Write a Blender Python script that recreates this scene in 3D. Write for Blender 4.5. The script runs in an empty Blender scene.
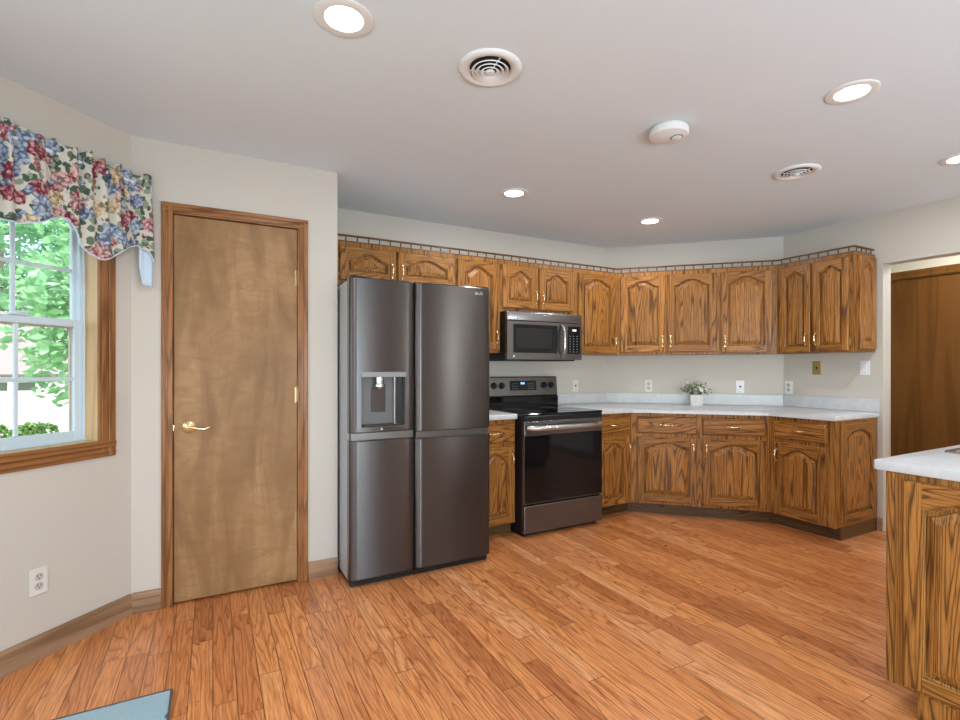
import bpy, bmesh, math, random
from mathutils import Vector, Matrix
random.seed(7)
PI = math.pi
S2 = math.sqrt(2)
SC = bpy.context.scene
COL = SC.collection

# ------------------------------------------------------------------ camera, world, sun, large lights, exposure
cam_d = bpy.data.cameras.new('camera')
cam = bpy.data.objects.new('camera', cam_d)
COL.objects.link(cam)
cam.location = (0, 0, 1.257)
cam.rotation_euler = (PI / 2, 0, -math.radians(28.543))
cam_d.sensor_fit = 'HORIZONTAL'
cam_d.sensor_width = 36
cam_d.lens = 36 * 502.37 / 960
cam_d.shift_x = -6.05 / 960
cam_d.shift_y = 8.04 / 960
cam_d.clip_start = 0.02
SC.camera = cam

SC.view_settings.view_transform = 'Standard'
SC.view_settings.look = 'None'
SC.view_settings.gamma = 1
SC.view_settings.use_curve_mapping = False
SC.view_settings.exposure = -0.23

world = bpy.data.worlds.new('sky')
SC.world = world
world.use_nodes = True
wn = world.node_tree
for n in list(wn.nodes):
    wn.nodes.remove(n)
wo = wn.nodes.new('ShaderNodeOutputWorld')
wb = wn.nodes.new('ShaderNodeBackground')
ws = wn.nodes.new('ShaderNodeTexSky')
ws.sky_type = 'NISHITA'
ws.sun_disc = False
ws.sun_elevation = math.radians(52)
ws.sun_rotation = math.radians(200)
ws.air_density = 1.0
ws.dust_density = 3.0
wb.inputs['Strength'].default_value = 1.0
wn.links.new(ws.outputs[0], wb.inputs[0])
wn.links.new(wb.outputs[0], wo.inputs[0])

def add_light(name, kind, loc, rot, energy, color=(1, 1, 1), parent=None, **kw):
    d = bpy.data.lights.new(name, kind)
    d.energy = energy
    d.color = color
    for k, v in kw.items():
        setattr(d, k, v)
    o = bpy.data.objects.new(name, d)
    COL.objects.link(o)
    o.location = loc
    o.rotation_euler = rot
    if parent:
        o.parent = parent
    return o

def aim(o, target):
    o.rotation_euler = (Vector(target) - o.location).to_track_quat('-Z', 'Y').to_euler()

sun = add_light('sun', 'SUN', (3, -4, 12), (0, 0, 0), 14.0, (1, .97, .93), angle=math.radians(1))
aim(sun, (0.5, 1.5, 0))
# daylight entering by the windows of the breakfast bay and the back wall (behind the camera)
l = add_light('daylight_bay', 'AREA', (-1.80, 0.95, 1.4), (0, 0, 0), 44, (.74, .91, 1), shape='RECTANGLE', size=1.5, size_y=1.15)
aim(l, (0, 1.15, .8))
l = add_light('daylight_patio', 'AREA', (-1.80, -1.55, 1.15), (0, 0, 0), 18, (.74, .91, 1), shape='RECTANGLE', size=1.8, size_y=1.9)
aim(l, (0, -1.40, 1.7))
l = add_light('daylight_back', 'AREA', (1.6, -3.55, 1.45), (0, 0, 0), 30, (.74, .91, 1), shape='RECTANGLE', size=1.7, size_y=1.15)
aim(l, (1.6, -2, 2.1))
l = add_light('daylight_sidelight', 'AREA', (4.11, -3.42, 1.08), (-PI / 2, 0, PI), 70, (.9, .97, 1), shape='RECTANGLE', size=.30, size_y=1.9)  # area light added behind the narrow window to streak the refrigerator door
aim(l, (4.11, 0, 1.08))

# added fill lights behind the camera brighten ceiling and walls; no lamps stand there
l = add_light('room_uplight', 'AREA', (-.35, -1.9, .95), (0, 0, 0), 52, (.66, .87, 1), shape='DISK', size=1.0)
aim(l, (.2, .2, 2.4))
l = add_light('breakfast_uplight', 'AREA', (1.35, -2.0, .95), (0, 0, 0), 76, (.66, .87, 1), shape='DISK', size=1.0)
aim(l, (2.5, .2, 2.3))

# ------------------------------------------------------------------ node helpers and materials
class NT:
    def __init__(s, name):
        s.m = bpy.data.materials.new(name)
        s.m.use_nodes = True
        s.t = s.m.node_tree
        for n in list(s.t.nodes):
            s.t.nodes.remove(n)
        s.out = s.n('ShaderNodeOutputMaterial')
        s.b = s.n('ShaderNodeBsdfPrincipled')
        s.l(s.b.outputs[0], s.out.inputs[0])
    def n(s, kind, **kw):
        x = s.t.nodes.new(kind)
        for k, v in kw.items():
            setattr(x, k, v)
        return x
    def l(s, a, b):
        s.t.links.new(a, b)
    def val(s, sock, v):
        if hasattr(v, 'is_output') or isinstance(v, bpy.types.NodeSocket):
            s.l(v, sock)
        else:
            sock.default_value = v
    def math(s, op, a, b=0.0, c=0.0):
        x = s.n('ShaderNodeMath', operation=op)
        s.val(x.inputs[0], a); s.val(x.inputs[1], b)
        if op in ('MULTIPLY_ADD', 'SMOOTH_MIN', 'COMPARE'):
            s.val(x.inputs[2], c)
        return x.outputs[0]
    def mix(s, f, a, b, mode='MIX'):
        x = s.n('ShaderNodeMix', data_type='RGBA', blend_type=mode)
        s.val(x.inputs[0], f)
        s.val(x.inputs[6], a if not isinstance(a, tuple) else (*a, 1))
        s.val(x.inputs[7], b if not isinstance(b, tuple) else (*b, 1))
        return x.outputs[2]
    def comb(s, x, y, z):
        c = s.n('ShaderNodeCombineXYZ')
        s.val(c.inputs[0], x); s.val(c.inputs[1], y); s.val(c.inputs[2], z)
        return c.outputs[0]
    def noise(s, vec, scale, detail=3, rough=.5, dist=0.0):
        x = s.n('ShaderNodeTexNoise')
        s.l(vec, x.inputs['Vector'])
        x.inputs['Scale'].default_value = scale
        x.inputs['Detail'].default_value = detail
        x.inputs['Roughness'].default_value = rough
        x.inputs['Distortion'].default_value = dist
        return x.outputs['Fac']
    def ramp(s, f, stops, interp='LINEAR'):
        r = s.n('ShaderNodeValToRGB')
        r.color_ramp.interpolation = interp
        els = r.color_ramp.elements
        while len(els) < len(stops):
            els.new(.5)
        for e, (p, c) in zip(els, stops):
            e.position = p
            e.color = (*c, 1) if len(c) == 3 else c
        s.val(r.inputs[0], f)
        return r.outputs[0]
    def bump(s, h, strength=.2, dist=.01):
        x = s.n('ShaderNodeBump')
        x.inputs['Strength'].default_value = strength
        x.inputs['Distance'].default_value = dist
        s.l(h, x.inputs['Height'])
        s.l(x.outputs[0], s.b.inputs['Normal'])
    def set(s, **kw):
        for k, v in kw.items():
            s.val(s.b.inputs[k.replace('_', ' ')], v if not (isinstance(v, tuple) and len(v) == 3) else (*v, 1))
        return s

def simple(name, col, rough=.5, metal=0.0, noise=0.0, nscale=60, **kw):
    t = NT(name)
    t.set(Roughness=rough, Metallic=metal, **kw)
    if noise:
        tc = t.n('ShaderNodeTexCoord')
        f = t.noise(tc.outputs['Object'], nscale, 4)
        c = t.mix(f, tuple(max(0, x * (1 - noise)) for x in col), tuple(x * (1 + noise) for x in col))
        t.l(c, t.b.inputs['Base Color'])
    else:
        t.set(Base_Color=col)
    return t.m

def wood(name, light, mid, dark, horizontal=False, rough=.36, ring=34.0, contrast=1.0, pores=.55, axis=None, coat=.05, stretch=.055):
    """Oak with cathedral grain; grain runs along local z (or x when horizontal, or the given axis)."""
    t = NT(name)
    tc = t.n('ShaderNodeTexCoord')
    sx = t.n('ShaderNodeSeparateXYZ'); t.l(tc.outputs['Object'], sx.inputs[0])
    oi = t.n('ShaderNodeObjectInfo')
    X, Y, Z = sx.outputs
    ax = axis or ('x' if horizontal else 'z')
    if ax == 'x': a, b, g = Z, Y, X
    elif ax == 'y': a, b, g = X, Z, Y
    else: a, b, g = X, Y, Z
    r1 = t.math('MULTIPLY', oi.outputs['Random'], 37.0)
    r2 = t.math('MULTIPLY', oi.outputs['Random'], 11.3)
    a2 = t.math('ADD', a, r2)
    gs = t.math('MULTIPLY', g, stretch)
    gs2 = t.math('ADD', gs, r1)
    v = t.comb(a2, t.math('ADD', b, r1), gs2)
    # ring field
    big = t.noise(v, 5.0, 2, .45, .3)
    wob = t.noise(v, 16.0, 2, .5)
    fld = t.math('MULTIPLY_ADD', big, 1.0, t.math('MULTIPLY', wob, .10))
    fl2 = t.math('MULTIPLY', fld, ring)
    fr = t.math('FRACT', fl2)
    band = t.ramp(fr, [(0, (0, 0, 0)), (.10, (.18, .18, .18)), (.26, (.85, .85, .85)), (.6, (1, 1, 1)), (.85, (.85, .85, .85)), (1, (0, 0, 0))])
    # pores: fine streaks
    pv = t.comb(a2, b, t.math('MULTIPLY', g, .035))
    po = t.noise(pv, 210.0, 2, .6)
    pr = t.ramp(po, [(.38, (0, 0, 0)), (.55, (1, 1, 1))])
    c1 = t.mix(band, dark, light)
    tone = t.noise(v, 2.2, 2, .5)
    c2 = t.mix(t.math('MULTIPLY', tone, .45), c1, mid)
    c3 = t.mix(t.math('MULTIPLY', t.math('SUBTRACT', 1.0, pr), pores), c2, dark)
    tint = t.math('MULTIPLY_ADD', oi.outputs['Random'], .22, .90)
    c4 = t.mix(1.0, c3, t.comb(tint, tint, tint), 'MULTIPLY')
    t.l(c4, t.b.inputs['Base Color'])
    t.set(Roughness=rough, Coat_Weight=coat, Coat_Roughness=.18, Specular_IOR_Level=.28)
    t.bump(pr, .06, .002)
    return t.m

M = {}
OL, OM, OD = (.455, .195, .043), (.31, .120, .024), (.050, .016, .003)
M['oak'] = wood('oak_upright_grain', OL, OM, OD)
M['oak_h'] = wood('oak_level_grain', OL, OM, OD, horizontal=True)
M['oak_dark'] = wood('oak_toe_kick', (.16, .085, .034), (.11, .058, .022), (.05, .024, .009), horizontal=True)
M['trim'] = wood('oak_trim_upright', (.36, .155, .052), (.29, .118, .036), (.15, .055, .015), ring=18, pores=.4)
M['trim_h'] = wood('oak_trim_level', (.36, .155, .052), (.29, .118, .036), (.15, .055, .015), horizontal=True, ring=18, pores=.4)
M['base_h'] = wood('oak_baseboard', (.40, .25, .15), (.32, .19, .105), (.20, .11, .055), horizontal=True, ring=7, pores=.35)
M['jamb'] = wood('pale_pine_jamb', (.62, .43, .22), (.56, .37, .18), (.45, .27, .11), ring=10, pores=.2)
M['hall_door'] = wood('brown_hall_veneer', (.22, .088, .018), (.19, .073, .014), (.14, .05, .009), ring=5, pores=.25)

def birch():
    t = NT('birch_door_veneer')
    tc = t.n('ShaderNodeTexCoord')
    mp = t.n('ShaderNodeMapping'); t.l(tc.outputs['Object'], mp.inputs[0])
    mp.inputs['Scale'].default_value = (1, 1, .22)
    a = t.noise(mp.outputs[0], 7, 4, .55, .8)
    b = t.noise(mp.outputs[0], 90, 3, .6)
    mp2 = t.n('ShaderNodeMapping'); t.l(tc.outputs['Object'], mp2.inputs[0])
    mp2.inputs['Scale'].default_value = (.5, 1, 1.0)
    c = t.noise(mp2.outputs[0], 14, 3, .55, 1.2)
    col = t.ramp(a, [(.32, (.225, .118, .048)), (.5, (.32, .178, .076)), (.64, (.42, .245, .112))])
    col = t.mix(t.math('MULTIPLY', t.ramp(c, [(.38, (0, 0, 0)), (.68, (1, 1, 1))]), .55), col, (.24, .118, .046))
    col = t.mix(t.math('MULTIPLY', b, .30), col, (.22, .112, .045))
    t.l(col, t.b.inputs['Base Color'])
    t.set(Roughness=.42, Specular_IOR_Level=.25)
    return t.m
M['birch'] = birch()

def floor_mat():
    t = NT('oak_strip_floor')
    tc = t.n('ShaderNodeTexCoord')
    sx = t.n('ShaderNodeSeparateXYZ'); t.l(tc.outputs['Object'], sx.inputs[0])
    X, Y, Z = sx.outputs
    W = .0825
    px = t.math('DIVIDE', X, W)
    ix = t.math('FLOOR', px)
    fx = t.math('FRACT', px)
    wn1 = t.n('ShaderNodeTexWhiteNoise', noise_dimensions='1D'); t.l(ix, wn1.inputs['W'])
    ln = t.math('MULTIPLY_ADD', wn1.outputs['Value'], .45, .75)
    py = t.math('ADD', t.math('DIVIDE', Y, ln), t.math('MULTIPLY', wn1.outputs['Value'], 17.0))
    iy = t.math('FLOOR', py)
    fy = t.math('FRACT', py)
    wn2 = t.n('ShaderNodeTexWhiteNoise', noise_dimensions='2D')
    t.l(t.comb(ix, iy, 0.0), wn2.inputs['Vector'])
    R = wn2.outputs['Value']
    off = t.math('MULTIPLY', R, 53.0)
    v = t.comb(t.math('ADD', X, off), off, t.math('MULTIPLY', Y, .10))
    big = t.noise(v, 7.0, 2, .45, .35)
    wob = t.noise(v, 22, 2, .5)
    fr = t.math('FRACT', t.math('MULTIPLY', t.math('MULTIPLY_ADD', wob, .10, big), 21.0))
    band = t.ramp(fr, [(0, (0, 0, 0)), (.15, (.6, .6, .6)), (.55, (1, 1, 1)), (.9, (.8, .8, .8)), (1, (.1, .1, .1))])
    pv = t.comb(X, off, t.math('MULTIPLY', Y, .05))
    po = t.noise(pv, 190, 2, .6)
    pr = t.ramp(po, [(.36, (0, 0, 0)), (.56, (1, 1, 1))])
    base = t.ramp(R, [(0, (.53, .18, .056)), (.18, (.65, .245, .082)), (.5, (.74, .295, .105)), (.78, (.79, .32, .105)), (1, (.83, .385, .165))])
    dk = t.mix(1.0, base, (.46, .31, .20), 'MULTIPLY')
    c = t.mix(t.math('MULTIPLY_ADD', band, .85, .15), dk, base)
    c = t.mix(t.math('MULTIPLY', t.math('SUBTRACT', 1.0, pr), .5), c, dk)
    # seams
    ex = t.math('MULTIPLY', t.math('MINIMUM', fx, t.math('SUBTRACT', 1.0, fx)), W)
    ey = t.math('MULTIPLY', t.math('MINIMUM', fy, t.math('SUBTRACT', 1.0, fy)), ln)
    e = t.math('MINIMUM', ex, ey)
    sm = t.ramp(t.math('DIVIDE', e, .0022), [(.3, (0, 0, 0)), (1, (1, 1, 1))])
    c = t.mix(t.math('SUBTRACT', 1.0, sm), c, (.12, .045, .015))
    t.l(c, t.b.inputs['Base Color'])
    rg = t.math('MULTIPLY_ADD', t.noise(tc.outputs['Object'], 9, 3), .12, .24)
    t.l(rg, t.b.inputs['Roughness'])
    t.set(Coat_Weight=.25, Coat_Roughness=.16)
    t.bump(sm, .35, .0015)
    return t.m
M['floor'] = floor_mat()

def plaster(name, col, scale=260, strength=.05, n=.02):
    t = NT(name)
    tc = t.n('ShaderNodeTexCoord')
    f = t.noise(tc.outputs['Object'], scale, 3)
    g = t.noise(tc.outputs['Object'], 2.0, 2)
    t.l(t.mix(g, tuple(x * (1 - n) for x in col), tuple(min(1, x * (1 + n)) for x in col)), t.b.inputs['Base Color'])
    t.set(Roughness=.75)
    t.bump(f, strength, .004)
    return t.m
M['wall'] = plaster('warm_white_paint', (.58, .53, .465))
M['hall_wall'] = plaster('cream_hall_paint', (.80, .72, .56))
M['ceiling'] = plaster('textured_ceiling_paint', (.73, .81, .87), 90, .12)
M['white'] = simple('white_plastic', (.80, .80, .79), .4)
M['ivory'] = simple('ivory_plate', (.72, .69, .62), .4)
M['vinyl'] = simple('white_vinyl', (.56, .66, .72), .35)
M['vinyl_shadow'] = simple('tan_screen_track', (.45, .40, .32), .6)  # tan strip along the lower sash glass
def laminate():
    t = NT('pale_grey_laminate')
    tc = t.n('ShaderNodeTexCoord')
    a = t.noise(tc.outputs['Object'], 14, 5, .6, .8)
    b = t.noise(tc.outputs['Object'], 240, 2, .6)
    c = t.ramp(a, [(.3, (.55, .56, .57)), (.6, (.63, .635, .64)), (.8, (.67, .67, .67))])
    c = t.mix(t.math('MULTIPLY', b, .2), c, (.45, .46, .47))
    t.l(c, t.b.inputs['Base Color'])
    t.set(Roughness=.28)
    return t.m
M['laminate'] = laminate()
M['seam'] = simple('dark_joint', (.10, .10, .10), .6)
def steel(name, col, rough=.28, metal=.9, scale=(2, 2, 300), aniso=0.0):
    t = NT(name)
    tc = t.n('ShaderNodeTexCoord')
    mp = t.n('ShaderNodeMapping'); t.l(tc.outputs['Object'], mp.inputs[0])
    mp.inputs['Scale'].default_value = scale
    f = t.noise(mp.outputs[0], 3, 3)
    t.l(t.math('MULTIPLY_ADD', f, .05, rough - .025), t.b.inputs['Roughness'])
    t.set(Base_Color=col, Metallic=metal)
    if aniso:
        tg = t.n('ShaderNodeTangent', direction_type='RADIAL', axis='Z')
        t.l(tg.outputs[0], t.b.inputs['Tangent'])
        t.set(Anisotropic=aniso, Anisotropic_Rotation=.25)
    return t.m
M['steel'] = steel('black_stainless', (.095, .086, .083), .30, scale=(2, 2, 60), aniso=.92)
M['steel_light'] = steel('brushed_stainless', (.46, .46, .46), .24, scale=(2, 2, 60))
M['steel_mid'] = steel('grey_stainless', (.16, .152, .148), .26, scale=(2, 2, 60))
M['steel_vent'] = steel('grey_vent_stainless', (.26, .255, .26), .25, scale=(2, 2, 60))
M['fridge_side'] = simple('grey_painted_side', (.42, .44, .45), .45)
M['black'] = simple('black_plastic', (.010, .010, .011), .35, Specular_IOR_Level=.3)
M['rubber'] = simple('dark_gasket', (.008, .008, .008), .7)
M['glass_black'] = simple('black_glass', (.005, .005, .006), .06, Specular_IOR_Level=.35)
M['ring'] = simple('printed_grey_ring', (.10, .10, .105), .2)
M['brass'] = simple('polished_brass', (.95, .74, .40), .22, 1.0)
M['old_brass'] = simple('aged_brass', (.36, .25, .11), .35, 1.0)
M['grey_paint'] = simple('grey_painted_metal', (.22, .215, .21), .35)
M['recess'] = simple('charcoal_recess', (.095, .09, .088), .4)
M['socket'] = simple('outlet_socket', (.50, .48, .44), .5)
M['chrome'] = simple('satin_chrome', (.72, .72, .72), .16, 1.0)
M['slot'] = simple('dark_slot', (.02, .02, .02), .6)
M['void'] = simple('dark_duct', (.015, .015, .015), .8)
M['leaf'] = simple('green_leaf', (.13, .20, .07), .5, noise=.4)
M['petal'] = simple('white_petal', (.80, .78, .72), .6)
M['planter'] = simple('speckled_planter', (.62, .61, .59), .7, noise=.25, nscale=140)
M['soil'] = simple('dark_soil', (.03, .025, .02), .9)
M['lining'] = simple('pale_blue_lining', (.55, .68, .80), .8)

def emit(name, col, s):
    t = NT(name)
    t.set(Base_Color=col, Emission_Color=col, Emission_Strength=s)
    return t.m
M['lamp'] = emit('lit_lamp_lens', (1, .98, .95), 14)
M['led'] = emit('blue_display', (.25, .5, .9), 1.0)
M['led_white'] = emit('pale_display', (.7, .85, .9), .9)

def pane():
    t = NT('window_glass')
    tr = t.n('ShaderNodeBsdfTransparent')
    gl = t.n('ShaderNodeBsdfGlossy'); gl.inputs['Roughness'].default_value = .02
    mx = t.n('ShaderNodeMixShader'); mx.inputs[0].default_value = .06
    t.l(tr.outputs[0], mx.inputs[1]); t.l(gl.outputs[0], mx.inputs[2])
    t.l(mx.outputs[0], t.out.inputs[0])
    return t.m
M['glass'] = pane()

def floral():
    t = NT('floral_cotton')
    tc = t.n('ShaderNodeTexCoord')
    P = tc.outputs['Object']
    nz = t.n('ShaderNodeTexNoise'); t.l(P, nz.inputs['Vector']); nz.inputs['Scale'].default_value = 38; nz.inputs['Detail'].default_value = 3
    dv = t.n('ShaderNodeVectorMath', operation='MULTIPLY_ADD')
    t.l(nz.outputs['Color'], dv.inputs[0]); dv.inputs[1].default_value = (.030, .030, .030); t.l(P, dv.inputs[2])
    def vor(scale, vec, feat='F1'):
        x = t.n('ShaderNodeTexVoronoi', feature=feat); t.l(vec, x.inputs['Vector']); x.inputs['Scale'].default_value = scale
        return x
    leafs = vor(33, dv.outputs[0])
    lm = t.ramp(leafs.outputs['Distance'], [(.50, (1, 1, 1)), (.58, (0, 0, 0))])
    sel = t.n('ShaderNodeSeparateColor'); t.l(leafs.outputs['Color'], sel.inputs[0])
    lcol = t.ramp(sel.outputs[0], [(0, (.05, .09, .06)), (.45, (.10, .15, .09)), (.7, (.24, .28, .19)), (1, (.06, .10, .13))], 'CONSTANT')
    lsel = t.math('GREATER_THAN', sel.outputs[1], .16)
    cream = (.60, .56, .49)
    c = t.mix(t.math('MULTIPLY', lm, lsel), cream, lcol)
    fl = vor(15.5, dv.outputs[0])
    fm = t.ramp(fl.outputs['Distance'], [(.54, (1, 1, 1)), (.62, (0, 0, 0))])
    fs = t.n('ShaderNodeSeparateColor'); t.l(fl.outputs['Color'], fs.inputs[0])
    fcol = t.ramp(fs.outputs[0], [(0, (.28, .040, .065)), (.24, (.25, .34, .46)), (.50, (.46, .17, .19)), (.62, (.56, .42, .24)), (.76, (.15, .22, .34)), (.92, (.52, .30, .27))], 'CONSTANT')
    pet = vor(62, dv.outputs[0])
    pm = t.ramp(pet.outputs['Distance'], [(.10, (1, 1, 1)), (.55, (0, 0, 0))])
    fc2 = t.mix(t.math('MULTIPLY', pm, .55), fcol, (.82, .72, .66))
    edge = t.ramp(pet.outputs['Distance'], [(.5, (1, 1, 1)), (.72, (.35, .35, .40))])
    fc3 = t.mix(1.0, fc2, edge, 'MULTIPLY')
    fsel = t.math('GREATER_THAN', fs.outputs[1], .12)
    c = t.mix(t.math('MULTIPLY', fm, fsel), c, fc3)
    t.l(c, t.b.inputs['Base Color'])
    t.set(Roughness=.85)
    return t.m
M['floral'] = floral()

def rug_mat():
    t = NT('woven_blue_mat')
    tc = t.n('ShaderNodeTexCoord')
    f = t.noise(tc.outputs['Object'], 190, 3, .7)
    g = t.noise(tc.outputs['Object'], 5.5, 2, .4, .5)
    c = t.mix(f, (.20, .32, .38), (.42, .55, .60))
    nav = t.ramp(g, [(.60, (0, 0, 0)), (.62, (1, 1, 1))])
    c = t.mix(nav, c, (.07, .09, .17))
    t.l(c, t.b.inputs['Base Color'])
    t.set(Roughness=.95)
    t.bump(f, .4, .004)
    return t.m
M['rug'] = rug_mat()
M['rug_edge'] = simple('dark_mat_binding', (.10, .09, .075), .9, noise=.3, nscale=200)

def leafy(name, a, b):
    t = NT(name)
    oi = t.n('ShaderNodeTexCoord')
    f = t.noise(oi.outputs['Object'], 3.0, 3)
    c = t.mix(f, a, b)
    d = t.n('ShaderNodeBsdfDiffuse'); tl = t.n('ShaderNodeBsdfTranslucent')
    t.l(c, d.inputs[0]); t.l(c, tl.inputs[0])
    mx = t.n('ShaderNodeMixShader'); mx.inputs[0].default_value = .45
    t.l(d.outputs[0], mx.inputs[1]); t.l(tl.outputs[0], mx.inputs[2]); t.l(mx.outputs[0], t.out.inputs[0])
    return t.m
M['tree'] = leafy('maple_leaves', (.13, .32, .17), (.36, .60, .36))
M['bush'] = leafy('shrub_leaves', (.06, .16, .05), (.16, .30, .09))
M['bark'] = simple('grey_bark', (.16, .13, .10), .9, noise=.3)
M['lawn'] = simple('lawn_grass', (.24, .34, .12), .9, noise=.3, nscale=8)
M['siding'] = simple('white_siding', (.80, .80, .79), .7)
M['shingle'] = simple('pale_shingles', (.13, .115, .11), .9, noise=.2, nscale=12)
M['garage_glass'] = simple('green_garage_glass', (.06, .09, .08), .1)
M['drive'] = simple('concrete_drive', (.60, .57, .53), .9, noise=.1, nscale=6)

# ------------------------------------------------------------------ mesh helpers
class MB:
    def __init__(s):
        s.bm = bmesh.new()
        s.mi = 0
    def quad(s, pts):
        try:
            f = s.bm.faces.new([s.bm.verts.new(p) for p in pts]); f.material_index = s.mi
            return f
        except ValueError:
            return None
    def box(s, x0, x1, y0, y1, z0, z1, bev=0.0, seg=2):
        x0, x1 = min(x0, x1), max(x0, x1); y0, y1 = min(y0, y1), max(y0, y1); z0, z1 = min(z0, z1), max(z0, z1)
        return s.prism([(x0, y0), (x1, y0), (x1, y1), (x0, y1)], z0, z1, bev, seg)
    def prism(s, poly, z0, z1, bev=0.0, seg=2, bev_top=False):
        a = sum(poly[i][0] * poly[(i + 1) % len(poly)][1] - poly[(i + 1) % len(poly)][0] * poly[i][1] for i in range(len(poly)))
        if a < 0: poly = poly[::-1]
        bm = bmesh.new()
        lo = [bm.verts.new((p[0], p[1], z0)) for p in poly]
        hi = [bm.verts.new((p[0], p[1], z1)) for p in poly]
        n = len(poly)
        bm.faces.new(lo[::-1]); bm.faces.new(hi)
        for i in range(n):
            bm.faces.new((lo[i], lo[(i + 1) % n], hi[(i + 1) % n], hi[i]))
        if bev:
            bmesh.ops.bevel(bm, geom=list(bm.edges), offset=bev, segments=seg, affect='EDGES', profile=.5, clamp_overlap=True)
        s.merge(bm)
        return s
    def merge(s, bm, mat=None):
        me = bpy.data.meshes.new('tmp')
        for f in bm.faces: f.material_index = s.mi
        if mat: bm.transform(mat)
        bm.to_mesh(me); bm.free()
        s.bm.from_mesh(me)
        bpy.data.meshes.remove(me)
    def strip(s, a, b, close=True):
        n = len(a)
        va = [s.bm.verts.new(p) for p in a]; vb = [s.bm.verts.new(p) for p in b]
        for i in range(n if close else n - 1):
            j = (i + 1) % n
            f = s.bm.faces.new((va[i], va[j], vb[j], vb[i])); f.material_index = s.mi
    def lathe(s, prof, c=(0, 0, 0), n=24, mat=None, cap=True):
        bm = bmesh.new()
        rings = []
        for r, z in prof:
            if r < 1e-6:
                rings.append([bm.verts.new((0, 0, z))])
            else:
                rings.append([bm.verts.new((r * math.cos(2 * PI * i / n), r * math.sin(2 * PI * i / n), z)) for i in range(n)])
        for a, b in zip(rings, rings[1:]):
            for i in range(n):
                j = (i + 1) % n
                q = [a[i % len(a)], a[j % len(a)], b[j % len(b)], b[i % len(b)]]
                u = []
                for x in q:
                    if x not in u: u.append(x)
                if len(u) > 2:
                    try: bm.faces.new(u)
                    except ValueError: pass
        if cap:
            for r in (rings[0], rings[-1]):
                if len(r) > 2:
                    try: bm.faces.new(r)
                    except ValueError: pass
        bmesh.ops.recalc_face_normals(bm, faces=list(bm.faces))
        m = Matrix.Translation(c)
        if mat: m = m @ mat
        s.merge(bm, m)
        return s
    def tube(s, path, rad, n=10, cap=True, flat=1.0):
        P = [Vector(p) for p in path]
        R = rad if isinstance(rad, (list, tuple)) else [rad] * len(P)
        rings = []
        up = None
        for i, p in enumerate(P):
            d = (P[min(i + 1, len(P) - 1)] - P[max(i - 1, 0)]).normalized()
            if up is None:
                up = Vector((0, 0, 1)) if abs(d.z) < .9 else Vector((1, 0, 0))
            a = d.cross(up).normalized(); b = a.cross(d).normalized(); up = b
            rings.append([s.bm.verts.new(p + (a * math.cos(2 * PI * k / n) + b * math.sin(2 * PI * k / n) * flat) * R[i]) for k in range(n)])
        for ra, rb in zip(rings, rings[1:]):
            for k in range(n):
                f = s.bm.faces.new((ra[k], ra[(k + 1) % n], rb[(k + 1) % n], rb[k])); f.material_index = s.mi
        if cap:
            for r in (rings[0][::-1], rings[-1]):
                f = s.bm.faces.new(r); f.material_index = s.mi
        return s
    def build(s, name, mats, parent=None, smooth=None, loc=None, rot=None, recalc=True, clean=None):
        if recalc: bmesh.ops.recalc_face_normals(s.bm, faces=list(s.bm.faces))
        me = bpy.data.meshes.new(name)
        s.bm.to_mesh(me); s.bm.free()
        if not isinstance(mats, (list, tuple)): mats = [mats]
        for m in mats: me.materials.append(m)
        if smooth is not None:
            me.polygons.foreach_set('use_smooth', [True] * len(me.polygons))
            try: me.set_sharp_from_angle(angle=math.radians(smooth))
            except Exception: pass
        o = bpy.data.objects.new(name, me)
        COL.objects.link(o)
        if parent: o.parent = parent
        if loc: o.location = loc
        if rot: o.rotation_euler = rot
        return o

def tag(o, label=None, cat=None, group=None, kind=None):
    if label: o['label'] = label
    if cat: o['category'] = cat
    if group: o['group'] = group
    if kind: o['kind'] = kind
    return o
def empty(name, loc, rz=0.0, label=None, cat=None, group=None):
    o = bpy.data.objects.new(name, None)
    COL.objects.link(o)
    o.location = loc; o.rotation_euler = (0, 0, rz)
    o.empty_display_size = .1
    return tag(o, label, cat, group)
def struct(o, label=None):
    o['kind'] = 'structure'
    if label: o['label'] = label; o['category'] = 'structure'
    return o
def kids(o):
    return [c for c in bpy.data.objects if c.parent == o]
def copy_tree(o, parent=None):
    c = o.copy(); COL.objects.link(c)
    if parent: c.parent = parent
    for ch in kids(o): copy_tree(ch, c)
    return c

# ------------------------------------------------------------------ plan
H = 2.446
YP, XW, XR = 3.125, -.368, .669
YA, XAB, XC = 3.812, 3.421, 4.53
YBC = YA - (XC - XAB)
YOP = 1.936
XL, YBK, XH = -1.468, -3.2, 5.55
T = math.tan(PI / 8)
def off(d):            # the two corners of the cabinet run, d in from the walls
    return (XAB - d * T, YA - d), (XC - d, YBC - d * T)

def segment(name, p, q, holes=(), th=.11, mat='wall', z1=H, closed=False):
    """Wall from p to q, room on the right-hand side of p->q reversed so that local -y is the room; holes = (t0,t1,z0,z1)."""
    p, q = Vector(p), Vector(q)
    d = q - p; L = d.length
    b = MB()
    cuts = sorted(holes)
    x = 0.0
    for (t0, t1, z0, z1h) in cuts:
        b.box(x, t0, 0, th, 0, z1)
        if z0 > 0: b.box(t0, t1, 0, th, 0, z0)
        if z1h < z1: b.box(t0, t1, 0, th, z1h, z1)
        if closed: b.box(t0, t1, th * .75, th, z0, z1h)  # thin unseen plate added to block outside light leaking round the door
        x = t1
    b.box(x, L, 0, th, 0, z1)
    o = b.build(name, M[mat], loc=(p.x, p.y, 0), rot=(0, 0, math.atan2(d.y, d.x)))
    return struct(o)

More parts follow.
